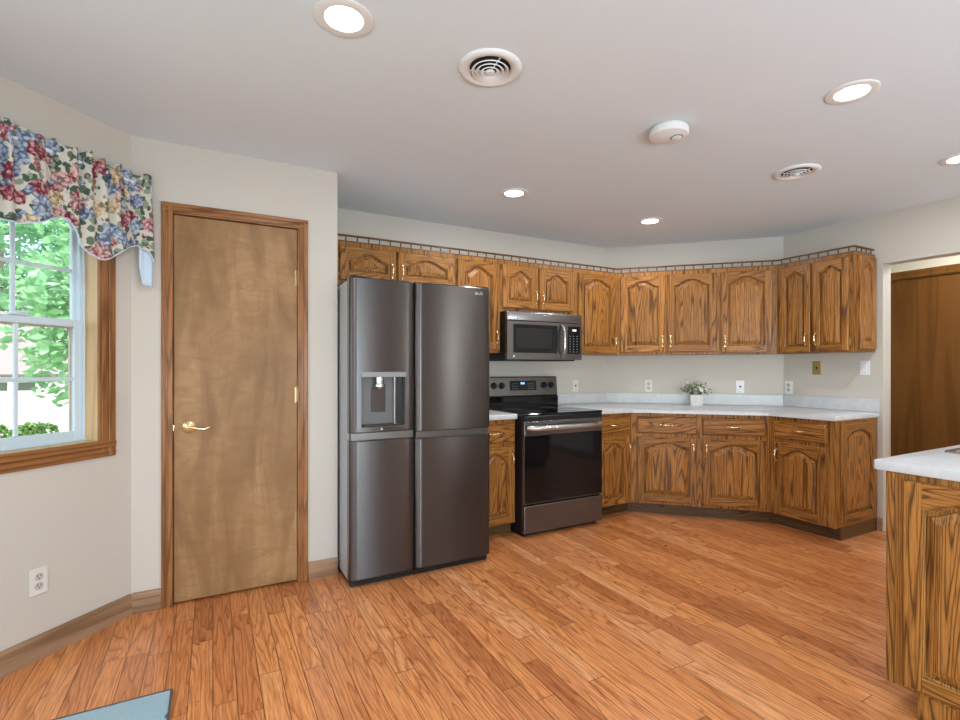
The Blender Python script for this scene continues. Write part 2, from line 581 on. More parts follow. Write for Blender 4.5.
# ------------------------------------------------------------------ shell
b = MB(); b.box(XL - .2, XH + .15, YBK - .2, YA + .1, -.12, 0)
struct(b.build('floor', M['floor']))
b = MB(); b.box(XL - .45, XH + .45, YBK - .45, YA + .45, H, H + .15)
struct(b.build('ceiling', M['ceiling']))
WT0, WT1, WZ0, WZ1 = .16, .95, .90, 2.02          # window opening, measured from the corner
Lw = 1.1 * S2
segment('wall_window', (XL, YP - 1.1), (XW, YP), [(Lw - WT1, Lw - WT0, WZ0, WZ1)])
DX0, DX1, DZ = -.192, .445, 2.08
segment('wall_pantry', (XW, YP), (XR - .001, YP), [(DX0 - XW, DX1 - XW, 0, DZ)], th=.10, closed=True)
b = MB(); b.box(XR - .10, XR - .001, YP + .1, YA + .1, 0, H)
struct(b.build('wall_pantry_side', M['wall']))
segment('wall_range', (XR - .1, YA), (XAB, YA))
segment('wall_corner', (XAB, YA), (XC, YBC))
segment('wall_right', (XC, YBC), (XC, YBK), [(YBC - YOP, YBC - .93, 0, 2.06)], th=.12)
segment('wall_back', (XC, YBK), (XL, YBK), [(.22, .62, .1, 2.05), (2.05, 3.75, .9, 2.05)])
segment('wall_left', (XL, YBK), (XL, YP - 1.1), [(.75, 2.55, .06, 2.05), (3.4, 4.9, .9, 2.05)])
segment('wall_hall', (XH, 3.0), (XH, -.5), [(3.0 - 2.47, 3.0 - 1.66, 0, 2.075)], mat='hall_wall', closed=True)
segment('wall_hall_end', (XC + .12, 3.0), (XH, 3.0), mat='hall_wall')
segment('wall_hall_near', (XH, -.5), (XC + .12, -.5), mat='hall_wall')

def baseboard(name, p, q, h=.105, th=.014):
    p, q = Vector(p), Vector(q); d = q - p; L = d.length
    b = MB()
    prof = [(0, 0), (-th, 0), (-th, h - .012), (-th + .006, h), (0, h)]
    a = [(0.0, y, z) for y, z in prof]; c = [(L, y, z) for y, z in prof]
    b.strip(a, c)
    b.quad(a); b.quad(c)
    o = b.build(name, M['base_h'], loc=(p.x, p.y, 0), rot=(0, 0, math.atan2(d.y, d.x)))
    return struct(o)
baseboard('baseboard_window', (XL, YP - 1.1), (XW - .004, YP - .004))
baseboard('baseboard_pantry', (XW + .004, YP), (-.238, YP))
baseboard('baseboard_pantry_end', (.497, YP), (XR - .002, YP))
baseboard('baseboard_right', (XC, 1.968), (XC, YOP))
baseboard('baseboard_left', (XL, YBK + .75 - .08), (XL, YBK + .02))
baseboard('baseboard_peninsula_wall', (XC, .9), (XC, YBK + .02))

def casing_piece(b, x0, x1, z0, z1, y=0.0, th=.018, upright=True):
    """profiled flat board: two steps"""
    b.box(x0, x1, y - th * .6, y, z0, z1, .002, 1)
    if upright:
        w = x1 - x0
        b.box(x0 + w * .14, x0 + w * .36, y - th * .85, y - th * .55, z0, z1, .002, 1)
        b.box(x0 + w * .55, x0 + w * .97, y - th, y - th * .55, z0, z1, .003, 1)
    else:
        w = z1 - z0
        b.box(x0, x1, y - th * .85, y - th * .55, z0 + w * .14, z0 + w * .36, .002, 1)
        b.box(x0, x1, y - th, y - th * .55, z0 + w * .55, z0 + w * .97, .003, 1)

# pantry door
dr = struct(empty('door_1', (0, YP, 0)), 'birch slab pantry door with brass lever and three hinges')
b = MB()
casing_piece(b, DX0 - .045, DX0 + .008, 0, DZ + .045)
o = b.build('casing', M['trim'], dr)
b = MB(); casing_piece(b, DX1 - .008, DX1 + .050, 0, DZ + .045); b.build('casing', M['trim'], dr)
b = MB(); casing_piece(b, DX0 - .045, DX1 + .050, DZ - .006, DZ + .050, y=-.001, upright=False); b.build('casing', M['trim_h'], dr)
b = MB()
b.box(DX0, DX0 + .006, 0, .07, 0, DZ); b.box(DX1 - .006, DX1, 0, .07, 0, DZ); b.box(DX0 + .006, DX1 - .006, 0, .07, DZ - .006, DZ)
b.build('jamb', M['trim'], dr)
b = MB(); b.box(DX0 + .0105, DX1 - .009, .004, .04, .012, DZ - .010, .0015, 1)
b.build('slab', M['birch'], dr)
b = MB()
rx, rz = -.112, .942
b.lathe([(0, 0), (.033, 0), (.033, -.004), (.026, -.010), (.014, -.014), (.012, -.040), (0, -.042)], (rx, .003, rz), 24, Matrix.Rotation(-PI / 2, 4, 'X'))
pth = [(rx - .004, -.036, rz), (rx + .02, -.040, rz - .001), (rx + .045, -.042, rz - .009), (rx + .07, -.040, rz - .012), (rx + .090, -.036, rz - .007), (rx + .100, -.033, rz - .003)]
b.tube(pth, [.009, .0085, .007, .0065, .007, .004], 10, flat=1.0)
b.build('door_handle', M['brass'], dr, smooth=40)
b = MB(); b.box(DX0 + .0015, DX0 + .012, -.004, .004, .925, .957, .001, 1)
b.build('latch', M['chrome'], dr)
for z in (1.785, 1.10, .37):
    b = MB(); b.tube([(DX1 - .006, -.004, z - .045), (DX1 - .006, -.004, z + .045)], .006, 10)
    b.box(DX1 - .022, DX1 - .006, .0022, .005, z - .045, z + .045)
    b.build('hinge', M['old_brass'], dr, smooth=40)

# hall door seen through the opening
hd = struct(empty('door_2', (XH, 3.0, 0), -PI / 2), 'plain brown wooden hall door beyond the opening')
h0, h1 = .53, 1.34
for (x0, x1) in ((h0 - .055, h0 + .008), (h1 - .008, h1 + .055)):
    b = MB(); casing_piece(b, x0, x1, 0, 2.135); b.build('casing', M['hall_door'], hd)
b = MB(); casing_piece(b, h0 - .055, h1 + .055, 2.068, 2.14, y=-.001, upright=False); b.build('casing', M['hall_door'], hd)
b = MB(); b.box(h0 + .004, h1 - .004, .012, .05, .01, 2.068); b.build('slab', M['hall_door'], hd)

# ------------------------------------------------------------------ windows
def build_window(name, loc, rz, w, z0, z1, cols, label, casing='trim', dep=.078, lites=True):
    """double-hung window; local x along the wall, local +y outwards, opening 0..w"""
    r = struct(empty(name, loc, rz), label)
    c = .073
    for x0, x1 in ((-c, .006), (w - .006, w + c)):
        b = MB(); 
        if x0 < 0: casing_piece(b, x0, x1, z0 - c, z1 + c)
        else: casing_piece(b, x0, x1, z0 - c, z1 + c)
        b.build('casing', M[casing], r)
    for a, e in ((z0 - c, z0 + .006), (z1 - .006, z1 + c)):
        b = MB(); casing_piece(b, -c - .0005, w + c + .0005, a - .0005, e, y=-.001, upright=False)
        b.build('casing', M[casing + '_h'], r)
    b = MB()
    t = .008
    b.box(0, t, 0, dep, z0, z1); b.box(w - t, w, 0, dep, z0, z1); b.box(t, w - t, 0, dep, z0, z0 + t); b.box(t, w - t, 0, dep, z1 - t, z1)
    b.build('jamb', M['jamb'], r)
    # vinyl main frame, stepped
    f = .026
    b = MB()
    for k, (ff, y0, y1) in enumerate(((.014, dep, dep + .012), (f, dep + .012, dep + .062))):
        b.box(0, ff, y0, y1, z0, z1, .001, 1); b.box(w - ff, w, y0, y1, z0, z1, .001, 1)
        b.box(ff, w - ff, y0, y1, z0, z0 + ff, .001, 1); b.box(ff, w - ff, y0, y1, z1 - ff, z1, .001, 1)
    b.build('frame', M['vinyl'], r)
    zm = (z0 + z1) / 2 + .005
    for up in (False, True):
        y0 = dep + (.014 if not up else .038); y1 = y0 + .022
        s = .034 if not up else .026
        a, e = (z0 + f * .6, zm + .022) if not up else (zm - .012, z1 - f)
        b = MB()
        x0, x1 = f * .55, w - f * .55
        b.box(x0, x0 + s, y0, y1, a, e, .003, 1); b.box(x1 - s, x1, y0, y1, a, e, .003, 1)
        b.box(x0 + s, x1 - s, y0, y1, a, a + s * (1.25 if not up else 1), .003, 1); b.box(x0 + s, x1 - s, y0, y1, e - s, e, .003, 1)
        sash = b.build('sash', M['vinyl'], r)
        gx0, gx1, gz0, gz1 = x0 + s, x1 - s, a + s * (1.25 if not up else 1), e - s
        b = MB(); b.box(gx0 - .002, gx1 + .002, (y0 + y1) / 2 - .002, (y0 + y1) / 2 + .002, gz0 - .002, gz1 + .002)
        b.build('pane', M['glass'], sash)
        if not up:
            b = MB(); b.box(gx0, gx0 + .008, y1 - .004, y1 + .006, gz0, gz1); b.box(gx1 - .008, gx1, y1 - .004, y1 + .006, gz0, gz1); b.box(gx0, gx1, y1 - .004, y1 + .006, gz1 - .008, gz1)
            b.build('screen_track', M['vinyl_shadow'], sash)
        if lites:
            b = MB()
            for k in range(1, cols):
                x = gx0 + (gx1 - gx0) * k / cols
                b.box(x - .009, x + .009, (y0 + y1) / 2 - .006, (y0 + y1) / 2 + .006, gz0, gz1, .003, 1)
            z = (gz0 + gz1) / 2
            b.box(gx0, gx1, (y0 + y1) / 2 - .0055, (y0 + y1) / 2 + .0055, z - .009, z + .009, .003, 1)
            b.build('muntin', M['vinyl'], sash)
    b = MB()
    x = w * .5 + .12
    b.box(x - .035, x + .035, dep + .004, dep + .03, zm + .022, zm + .032, .004, 2)
    b.tube([(x - .02, dep + .016, zm + .036), (x + .03, dep + .006, zm + .038)], .006, 8)
    b.build('sash_lock', M['vinyl'], r, smooth=40)
    return r
w1p = Vector((XL, YP - 1.1)) + Vector((1, 1)) / S2 * (Lw - WT1)
build_window('window_1', (w1p.x, w1p.y, 0), PI / 4, WT1 - WT0, WZ0, WZ1, 3, 'white double-hung window with oak casing under the floral valance')
build_window('window_2', (XL, YBK + 3.4, 0), PI / 2, 1.5, .9, 2.05, 4, 'bay window beside the breakfast area')
build_window('window_3', (XC - 2.05, YBK, 0), PI, 1.7, .9, 2.05, 4, 'window in the back wall')
build_window('window_4', (XC - .22, YBK, 0), PI, .40, .1, 2.05, 1, 'narrow sidelight in the back wall', lites=False)  # unseen narrow window added to reflect as a streak in the refrigerator
build_window('window_5', (XL, YBK + .75, 0), PI / 2, 1.8, .06, 2.05, 2, 'glazed patio door', lites=False)

# ------------------------------------------------------------------ valance
def valance():
    r = empty('window_valance', (XW, YP, 0), 0, 'floral swag valance with scalloped hem and blue lining hung over the window', 'valance')
    def P(t, d, z):   # t along the wall from the corner, d out from the wall
        return (-t / S2 + d / S2, -t / S2 - d / S2, z)
    pts = [(-.036, 1.80), (-.02, 1.846), (.003, 1.857), (.03, 1.872), (.072, 1.856), (.122, 1.826), (.18, 1.778), (.217, 1.760), (.261, 1.772), (.305, 1.818), (.330, 1.872), (.342, 1.912), (.38, 1.915), (.425, 1.892), (.481, 1.860), (.534, 1.845), (.56, 1.845)]
    def hem(t):
        if t > .555: t = 1.11 - t
        for (a, za), (c, zc) in zip(pts, pts[1:]):
            if a <= t <= c:
                f = (t - a) / (c - a); f = f * f * (3 - 2 * f) * .4 + f * .6
                return za + (zc - za) * f
        return 1.85
    b = MB()
    N, K = 240, 26
    rows = []
    rnd = random.Random(3)
    ph = [rnd.uniform(0, 6) for _ in range(6)]
    for i in range(N + 1):
        t = -.036 + (1.146 + .036) * i / N
        top = 2.232 + .008 * math.sin(t * 95 + ph[0]) + .006 * math.sin(t * 41 + ph[1])
        zb = hem(t)
        col = []
        for k in range(K + 1):
            f = k / K
            z = top + (zb - top) * f
            amp = .008 + .012 * (1 - f)
            d = .088 + amp * math.sin(t * 70 + 2.5 * math.sin(t * 17 + ph[2]) + f * 1.5) + .007 * math.sin(t * 150 + ph[3]) * (1 - f) + .014 * f * math.sin(t * 23 + ph[4])
            if .06 < (2.232 - z) < .085: d -= .008          # rod pocket stitching
            if (t < .335 or t > .775): d += .012 * f      # the tails lie over the swag
            col.append(P(t, d, z))
        rows.append(col)
    vs = [[b.bm.verts.new(p) for p in col] for col in rows]
    for i in range(N):
        for k in range(K):
            b.bm.faces.new((vs[i][k], vs[i + 1][k], vs[i + 1][k + 1], vs[i][k + 1]))
    o = b.build('fabric', M['floral'], r, smooth=80)
    so = o.modifiers.new('thick', 'SOLIDIFY'); so.thickness = .003; so.offset = -1
    # lining: cord-edged strip along the hem, cascade back at the end, wedge behind the swag
    b = MB()
    path = []
    for i in range(0, N + 1):
        t = -.036 + 1.182 * i / N
        v = rows[i][K]
        path.append(v)
    b.tube(path, .0038, 6)
    def sheet(fn, n, m):
        g = [[b.bm.verts.new(fn(i / n, k / m)) for k in range(m + 1)] for i in range(n + 1)]
        for i in range(n):
            for k in range(m):
                b.bm.faces.new((g[i][k], g[i + 1][k], g[i + 1][k + 1], g[i][k + 1]))
    def casc(u, v):
        t = -.040 + .058 * u
        top, bot = 2.20, 1.668 + .012 * u + (.085 * max(0, u - .72) / .28) ** 1.0
        return P(t, .096 - .022 * u + .004 * math.sin(u * 9), top + (bot - top) * v)
    sheet(casc, 14, 18)
    def wedge(u, v):
        t = .285 + .095 * u
        return P(t, .070, 1.99 + (1.842 + .085 * u - 1.99) * v)
    sheet(wedge, 8, 6)
    o = b.build('lining', M['lining'], r, smooth=60)
    so = o.modifiers.new('thick', 'SOLIDIFY'); so.thickness = .002
    b = MB(); b.tube([P(-.02, .072, 2.185), P(1.13, .072, 2.185)], .008, 8)
    for t in (.02, 1.09):
        b.tube([P(t, .072, 2.185), P(t, .002, 2.185)], .006, 8)
    b.build('curtain_rod', M['white'], r, smooth=40)
valance()

# ------------------------------------------------------------------ cabinet parts
def contour(x0, x1, z0, zs, rise, n=32, kind='ogee'):
    pts = [(x0, z0), (x1, z0)]
    for i in range(n + 1):
        s = 1 - 2 * i / n
        if kind == 'round':
            e = math.sqrt(max(0, 1 - (s * .98) ** 2)) if abs(s) <= 1 else 0
            bmp = max(0, (e - .2) / .8)
        else:
            e = max(0, (.93 - abs(s)) / .93)
            e = min(1, e) ** min(.95, max(.62, .62 + (.36 - (x1 - x0)) * 2.2)); bmp = e * e * (3 - 2 * e)
        pts.append((x0 + (x1 - x0) * (s + 1) / 2, zs + rise * bmp))
    return pts

def bow_pull(parent, x, y, z, vertical=True, L=.09):
    b = MB()
    n = 10
    pth, rad = [], []
    for i in range(n + 1):
        s = -1 + 2 * i / n
        dx = s * L / 2
        dy = -.008 - .020 * (1 - abs(s) ** 3)
        pth.append((x, y + dy, z + dx) if vertical else (x + dx, y + dy, z))
        rad.append(.0055 if abs(s) > .5 else .0066)
    b.tube(pth, rad, 8)
    for s in (-1, 1):
        c = (x, y, z + s * L / 2) if vertical else (x + s * L / 2, y, z)
        b.lathe([(0, 0), (.0115, 0), (.0105, .005), (.0075, .011), (.007, .015), (0, .017)], c, 12, Matrix.Rotation(PI / 2, 4, 'X'))
    return b.build('handle', M['brass'], parent, smooth=50)

DT = .020
def panel_door(parent, x0, x1, z0, z1, y=0.0, handle=None, hinge=None, rise=None, sw=None, name='door', kind='ogee', th=DT, peak=.042, loc_only=False):
    """arched raised-panel door: local x 0..w, z 0..h, back at y=0, front at y=-th"""
    w, h = x1 - x0, z1 - z0
    sw = sw or min(.058, w * .17)
    if rise is None: rise = min(.055, w * .17)
    br = sw
    zs = h - peak - rise
    n = 32
    inner = contour(sw, w - sw, br, zs, rise, n, kind)
    b = MB()
    e = .005
    ys = -th
    # shell
    rect = lambda i, yy: [(i, yy, i), (w - i, yy, i), (w - i, yy, h - i), (i, yy, h - i)]
    b.mi = 0
    b.strip(rect(0, 0), rect(0, ys + e)); b.strip(rect(0, ys + e), rect(e, ys))
    b.quad(rect(0, 0))
    # front: stiles (upright grain) and rails (level grain)
    b.quad([(e, ys, e), (sw, ys, e), (sw, ys, h - e), (e, ys, h - e)])
    b.quad([(w - sw, ys, e), (w - e, ys, e), (w - e, ys, h - e), (w - sw, ys, h - e)])
    b.mi = 1
    b.quad([(sw, ys, e), (w - sw, ys, e), (w - sw, ys, br), (sw, ys, br)])
    top = inner[2:]
    for (xa, za), (xb, zb) in zip(top, top[1:]):
        b.quad([(xa, ys, za), (xb, ys, zb), (xb, ys, h - e), (xa, ys, h - e)])
    # sides of stiles between shoulder and rail are part of the loops; moulded inner edge
    def loop(i, yy):
        return [(px, yy, pz) for px, pz in contour(sw + i, w - sw - i, br + i, zs - i, rise, n, kind)]
    b.mi = 0
    b.strip(loop(0, ys), loop(.003, ys + .006)); b.strip(loop(.003, ys + .006), loop(.007, ys + .009)); b.strip(loop(.007, ys + .009), loop(.0075, ys + .0185))
    d = b.build(name, [M['oak'], M['oak_h']], parent, loc=(x0, y, z0))
    b = MB()
    g = .0165
    bw = min(.024, w * .07)
    b.strip(loop(.0076, ys + .019), loop(g, ys + .019)); b.strip(loop(g, ys + .019), loop(g + .0015, ys + .0095)); b.strip(loop(g + .0015, ys + .0105), loop(g + bw, ys + .003)); b.strip(loop(g + bw, ys + .003), loop(g + bw + .003, ys + .0015))
    c = loop(g + bw + .003, ys + .0015)
    low0, low1, tp = c[0], c[1], c[2:]
    for p, q in zip(tp, tp[1:]):
        f = lambda P: (P[0], P[1], low0[2])
        b.quad([p, q, f(q), f(p)])
    b.build('panel', M['oak'], d)
    if handle:
        hx, hz = handle
        bow_pull(d, hx if hx > 0 else w + hx, ys, hz if hz > 0 else h + hz)
    if hinge:
        for hz in (.07, h - .07):
            hx = -.006 if hinge == 'l' else w + .006
            b = MB(); b.tube([(hx, -.006, hz - .022), (hx, -.006, hz + .022)], .0045, 8)
            b.box(hx - .004, hx + .004, -.003, -.0005, hz - .028, hz + .028)
            b.build('hinge', M['old_brass'], d, smooth=40)
    return d

def drawer_front(parent, x0, x1, z0, z1, y=0.0):
    w, h = x1 - x0, z1 - z0
    b = MB()
    b.prism([(0, 0), (w, 0), (w, -DT * .55), (0, -DT * .55)], 0, h)
    e = .010
    r = lambda i, yy: [(i, yy, i), (w - i, yy, i), (w - i, yy, h - i), (i, yy, h - i)]
    b.strip(r(0, -DT * .55), r(.003, -DT * .75)); b.strip(r(.003, -DT * .75), r(e, -DT)); b.quad(r(e, -DT))
    d = b.build('drawer', M['oak_h'], parent, loc=(x0, y, z0))
    bow_pull(d, w / 2, -DT, h / 2, False)
    return d

def local_poly(root, poly):
    inv = (Matrix.Translation(root.location) @ Matrix.Rotation(root.rotation_euler.z, 4, 'Z')).inverted()
    return [(inv @ Vector((p[0], p[1], 0)))[:2] for p in poly]

CF, UF = .59, .305      # face-frame distances from the wall
g0 = .004               # gap to wall
A_, B_ = off(CF); UA_, UB_ = off(UF)
TA_, TB_ = off(.524)
wA, wB = off(g0)

def carcass(root, poly, z0, z1, name='carcass', mat='oak'):
    b = MB(); b.prism(local_poly(root, poly), z0, z1)
    return b.build(name, M[mat], root)

RB = -PI / 4; RC = -PI / 2
dirB = Vector((1, -1)) / S2
def rootA(name, x, f, z, *lab): return empty(name, (x, YA - f, z), 0, *lab)

# ---- wall cabinets
UZ0, UZ1 = 1.380, 2.130
yu = YA - UF
def upperA(x0, x1, z0, label, doors, group='oak wall cabinets'):
    r = rootA('wall_cabinet', x0, UF, 0, label, 'cabinet', group)
    carcass(r, [(x0 + .0006, yu), (x1 - .0006, yu), (x1 - .0006, YA - g0), (x0 + .0006, YA - g0)], z0, UZ1)
    for d in doors:
        panel_door(r, d[0] - x0, d[1] - x0, d[2], d[3], **d[4])
    return r
upperA(.690, 1.634, 1.83, 'short oak wall cabinet with two doors above the tall refrigerator',
       [(.762, 1.160, 1.865, 2.098, dict(handle=(-.030, .085), hinge='l', rise=.055)), (1.174, 1.626, 1.865, 2.098, dict(handle=(.030, .085), hinge='r', rise=.055))])
upperA(1.634, 2.036, UZ0, 'tall narrow single-door oak wall cabinet between the refrigerator and the microwave',
       [(1.650, 2.022, 1.402, 2.098, dict(handle=(-.030, .10), hinge='l'))])
upperA(2.036, 2.790, 1.716, 'short oak wall cabinet with two small doors directly above the microwave',
       [(2.052, 2.395, 1.746, 2.096, dict(handle=(-.028, .10), hinge='l')), (2.412, 2.772, 1.746, 2.096, dict(handle=(.028, .10), hinge='r'))])
r = rootA('wall_cabinet', 2.79, UF, 0, 'single-door oak wall cabinet between the microwave and the inside corner', 'cabinet', 'oak wall cabinets')
carcass(r, [(2.7906, yu), UA_, wA, (2.7906, YA - g0)], UZ0, UZ1)
panel_door(r, 2.826 - 2.79, 3.262 - 2.79, 1.388, 2.098, handle=(-.030, .10), hinge='l')

ub0 = Vector(UA_)
tB0 = (UA_[0] - UA_[1]) / S2
def ptB(t, d):       # point t along the angled wall run at distance d from it
    base = Vector(UA_) + dirB * (t - tB0)
    return base + Vector((1, 1)) / S2 * (UF - d)
tsplit = .710
q0, q1 = ptB(tsplit, UF), ptB(tsplit, g0)
r = empty('wall_cabinet', (UA_[0], UA_[1], 0), RB, 'double-door oak wall cabinet on the angled wall above the potted flowers', 'cabinet', 'oak wall cabinets')
carcass(r, [UA_, tuple(q0), tuple(q1), wA], UZ0, UZ1)
for (a, c, kw) in ((-.124, .268, dict(handle=(-.026, .10), hinge='l')), (.284, .690, dict(handle=(.026, .10), hinge='r'))):
    panel_door(r, a - tB0, c - tB0, 1.400, 2.094, **kw)
r = empty('wall_cabinet', (q0.x, q0.y, 0), RB, 'single-door oak wall cabinet on the angled wall between two double-door units', 'cabinet', 'oak wall cabinets')
carcass(r, [tuple(q0), UB_, wB, tuple(q1)], UZ0, UZ1)
panel_door(r, .725 - tsplit, 1.128 - tsplit, 1.392, 2.094, handle=(.028, .10), hinge='r')
UYE = 1.985
r = empty('wall_cabinet', (XC - UF, UB_[1], 0), RC, 'double-door oak wall cabinet at the doorway end with arched side panel', 'cabinet', 'oak wall cabinets')
carcass(r, [UB_, (XC - UF, UYE), (XC - g0, UYE), wB], UZ0, UZ1)
y0 = UB_[1]
panel_door(r, y0 - 2.541, y0 - 2.300, 1.388, 2.098, handle=(-.026, .10), hinge='l')
panel_door(r, y0 - 2.278, y0 - 2.022, 1.388, 2.098, handle=(.026, .10), hinge='r')
ep = panel_door(r, 0, .235, 1.402, 2.105, name='end_panel', th=.026, sw=.052, rise=.045)
ep.rotation_euler = (0, 0, PI / 2)
ep.location = (y0 - UYE, .030, 1.402)

# gallery rail on top of the wall cabinets
def gallery():
    r = empty('gallery_rail', (XR + .03, yu, UZ1), 0, 'slim spindled oak gallery rail running along the tops of the wall cabinets', 'rail')
    a, c = off(UF - .014)
    run = [(.692, YA - UF + .014), a, c, (XC - UF + .014, UYE + .012), (XC - .012, UYE + .012)]
    inv = Vector((r.location.x, r.location.y))
    loc = [Vector(p) - inv for p in run]
    def ribbon(name, z0, z1, hw):
        b = MB()
        for p, q in zip(loc, loc[1:]):
            d = (q - p).normalized(); n = Vector((-d.y, d.x)) * hw
            p2, q2 = p - d * hw * .4, q + d * hw * .4
            b.prism([tuple(p2 - n), tuple(q2 - n), tuple(q2 + n), tuple(p2 + n)], z0, z1, .002, 1)
        b.build(name, M['oak_dark2'], r)
    ribbon('bottom_rail', 0, .009, .011)
    ribbon('top_rail', .041, .052, .010)
    proto = None
    for p, q in zip(loc, loc[1:]):
        L = (q - p).length
        k = max(2, round(L / .078))
        for i in range(k):
            c_ = p + (q - p) * ((i + .5) / k)
            if proto is None:
                b = MB(); b.lathe([(.0045, .009), (.0045, .013), (.0032, .015), (.0058, .021), (.0058, .028), (.0032, .034), (.0045, .037), (.0045, .041)], (0, 0, 0), 8)
                proto = b.build('spindle', M['oak_dark2'], r, smooth=50)
                o = proto
            else:
                o = proto.copy(); COL.objects.link(o)
            o.location = (c_.x, c_.y, 0)
M['oak_dark2'] = wood('oak_gallery', (.20, .095, .032), (.16, .07, .022), (.08, .03, .009), horizontal=True)
gallery()

# ---- base cabinets
BZ0, BZ1 = .098, .874
yb = YA - CF
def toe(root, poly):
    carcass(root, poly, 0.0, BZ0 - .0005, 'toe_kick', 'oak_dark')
DZ0, DZ1, RZ0, RZ1 = .100, .672, .703, .846
r = rootA('base_cabinet', 1.625, CF, 0, 'narrow oak base cabinet with one drawer wedged between refrigerator and range', 'cabinet', 'oak base cabinets')
carcass(r, [(1.625, yb), (2.001, yb), (2.001, YA - g0), (1.625, YA - g0)], BZ0, BZ1)
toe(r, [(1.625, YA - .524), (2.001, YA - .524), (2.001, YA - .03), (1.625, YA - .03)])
drawer_front(r, .02, .366, RZ0, RZ1)
panel_door(r, .02, .366, DZ0, DZ1, handle=(-.03, -.10), hinge='l')
r = rootA('base_cabinet', 2.768, CF, 0, 'narrow oak base cabinet with one drawer just past the range, at the corner', 'cabinet', 'oak base cabinets')
carcass(r, [(2.768, yb), A_, wA, (2.768, YA - g0)], BZ0, BZ1)
toe(r, [(2.768, YA - .524), TA_, off(.03)[0], (2.768, YA - .03)])
drawer_front(r, .030, .385, RZ0, RZ1)
panel_door(r, .030, .385, DZ0, DZ1, handle=(-.028, -.10), hinge='l')
r = empty('base_cabinet', (A_[0], A_[1], 0), RB, 'wide oak base cabinet on the angled wall with two drawers over two doors', 'cabinet', 'oak base cabinets')
carcass(r, [A_, B_, wB, wA], BZ0, BZ1)
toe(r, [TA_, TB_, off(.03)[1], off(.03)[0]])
tb0 = (A_[0] - A_[1]) / S2
for a, c, hx in ((.022, .499, -.028), (.543, 1.012, .028)):
    drawer_front(r, a - tb0, c - tb0, RZ0, RZ1)
    panel_door(r, a - tb0, c - tb0, DZ0 + .02, DZ1, handle=(hx, -.10), hinge='l' if hx < 0 else 'r')
BYE = 1.974
r = empty('base_cabinet', (XC - CF, B_[1], 0), RC, 'oak base cabinet ending the run, with an arched panel on its exposed side', 'cabinet', 'oak base cabinets')
carcass(r, [B_, (XC - CF, BYE), (XC - g0, BYE), wB], BZ0, BZ1)
toe(r, [TB_, (XC - .524, BYE), (XC - .006, BYE), off(.006)[1]])
y0 = B_[1]
drawer_front(r, y0 - 2.420, y0 - 2.030, RZ0, RZ1)
panel_door(r, y0 - 2.420, y0 - 2.030, DZ0, DZ1, handle=(.026, -.10), hinge='r')
ep = panel_door(r, 0, .488, .120, .858, name='end_panel', th=.015, sw=.058, rise=.085, kind='round', peak=.055)
ep.rotation_euler = (0, 0, PI / 2)
ep.location = (y0 - BYE, .055, .120)

# ---- worktops
def worktop(name, poly, loc, label, splash=None, seam=None):
    r = empty(name, (*loc, .876), 0, label, 'worktop')
    inv = Vector(loc)
    lp = [tuple(Vector(p) - inv) for p in poly]
    b = MB(); b.prism(lp, 0, .038, .007, 3); b.build('slab', M['laminate'], r, smooth=40)
    if splash:
        b = MB()
        for sp in splash:
            b.prism([tuple(Vector(p) - inv) for p in sp], .0385, .139, .003, 1)
        b.build('backsplash', M['laminate'], r)
    if seam:
        b = MB()
        for p, q in seam:
            p, q = Vector(p) - inv, Vector(q) - inv
            d = (q - p).normalized(); n = Vector((-d.y, d.x)) * .0012
            b.prism([tuple(p - n), tuple(q - n), tuple(q + n), tuple(p + n)], .0372, .0383)
        b.build('joint', M['seam'], r)
    return r
WF = .629
wfA, wfB = off(WF); s0A, s0B = off(.002); s1A, s1B = off(.022)
yc = 1.955
worktop('worktop', [(2.767, YA - WF), wfA, wfB, (XC - WF, yc), (XC - .002, yc), s0B, s0A, (2.767, YA - .002)], (wfA[0], wfA[1]),
        'long pale grey laminate worktop following the angled corner run',
        [[(2.767, YA - .022), s1A, s0A, (2.767, YA - .002)], [s1A, s1B, s0B, s0A], [s1B, (XC - .022, yc), (XC - .002, yc), s0B]],
        [(Vector(wfA) + Vector((.003, .008)), Vector(s1A)), (Vector((2.95, YA - .3)), Vector((2.9501, YA - .3)))][:1])
worktop('worktop', [(1.622, YA - WF), (2.002, YA - WF), (2.002, YA - .002), (1.622, YA - .002)], (1.81, YA - WF),
        'short piece of pale laminate worktop between refrigerator and range',
        [[(1.622, YA - .022), (2.002, YA - .022), (2.002, YA - .002), (1.622, YA - .002)]])

# ---- peninsula
IX, IY = 2.215, .932
r = empty('peninsula_cabinet', (IX, IY, 0), RC, 'oak peninsula cabinet with an arched end panel, standing alone under a pale worktop', 'cabinet')
ID = .60
b = MB()
b.box(.0, .018, 0, 1.6, .095, .874); b.box(ID - .018, ID, 0, 1.6, .095, .874); b.box(.018, ID - .018, 0, .018, .095, .874); b.box(.018, ID - .018, 1.582, 1.6, .095, .874); b.box(.018, ID - .018, .018, 1.582, .095, .113)
b.build('carcass', M['oak'], r)
b = MB(); b.box(.092, ID, .0, 1.6, 0, .0945); b.build('toe_kick', M['oak'], r)
b = MB(); b.box(-.004, .022, -.004, .016, .090, .872, .002, 1); b.build('face_frame', M['oak'], r)
panel_door(r, .052, ID - .05, .108, .852, y=-.0005, name='end_panel', th=.018, sw=.058, rise=.055)
def rr(x0, x1, y0, y1, r_, z, n=5):
    pts = []
    for (cx, cy, a0) in ((x1 - r_, y1 - r_, 0), (x0 + r_, y1 - r_, PI / 2), (x0 + r_, y0 + r_, PI), (x1 - r_, y0 + r_, 1.5 * PI)):
        for i in range(n + 1):
            a = a0 + PI / 2 * i / n
            pts.append((cx + r_ * math.cos(a), cy + r_ * math.sin(a), z))
    return pts
sx0, sx1, sy0, sy1 = -.40, .36, -.26, .285
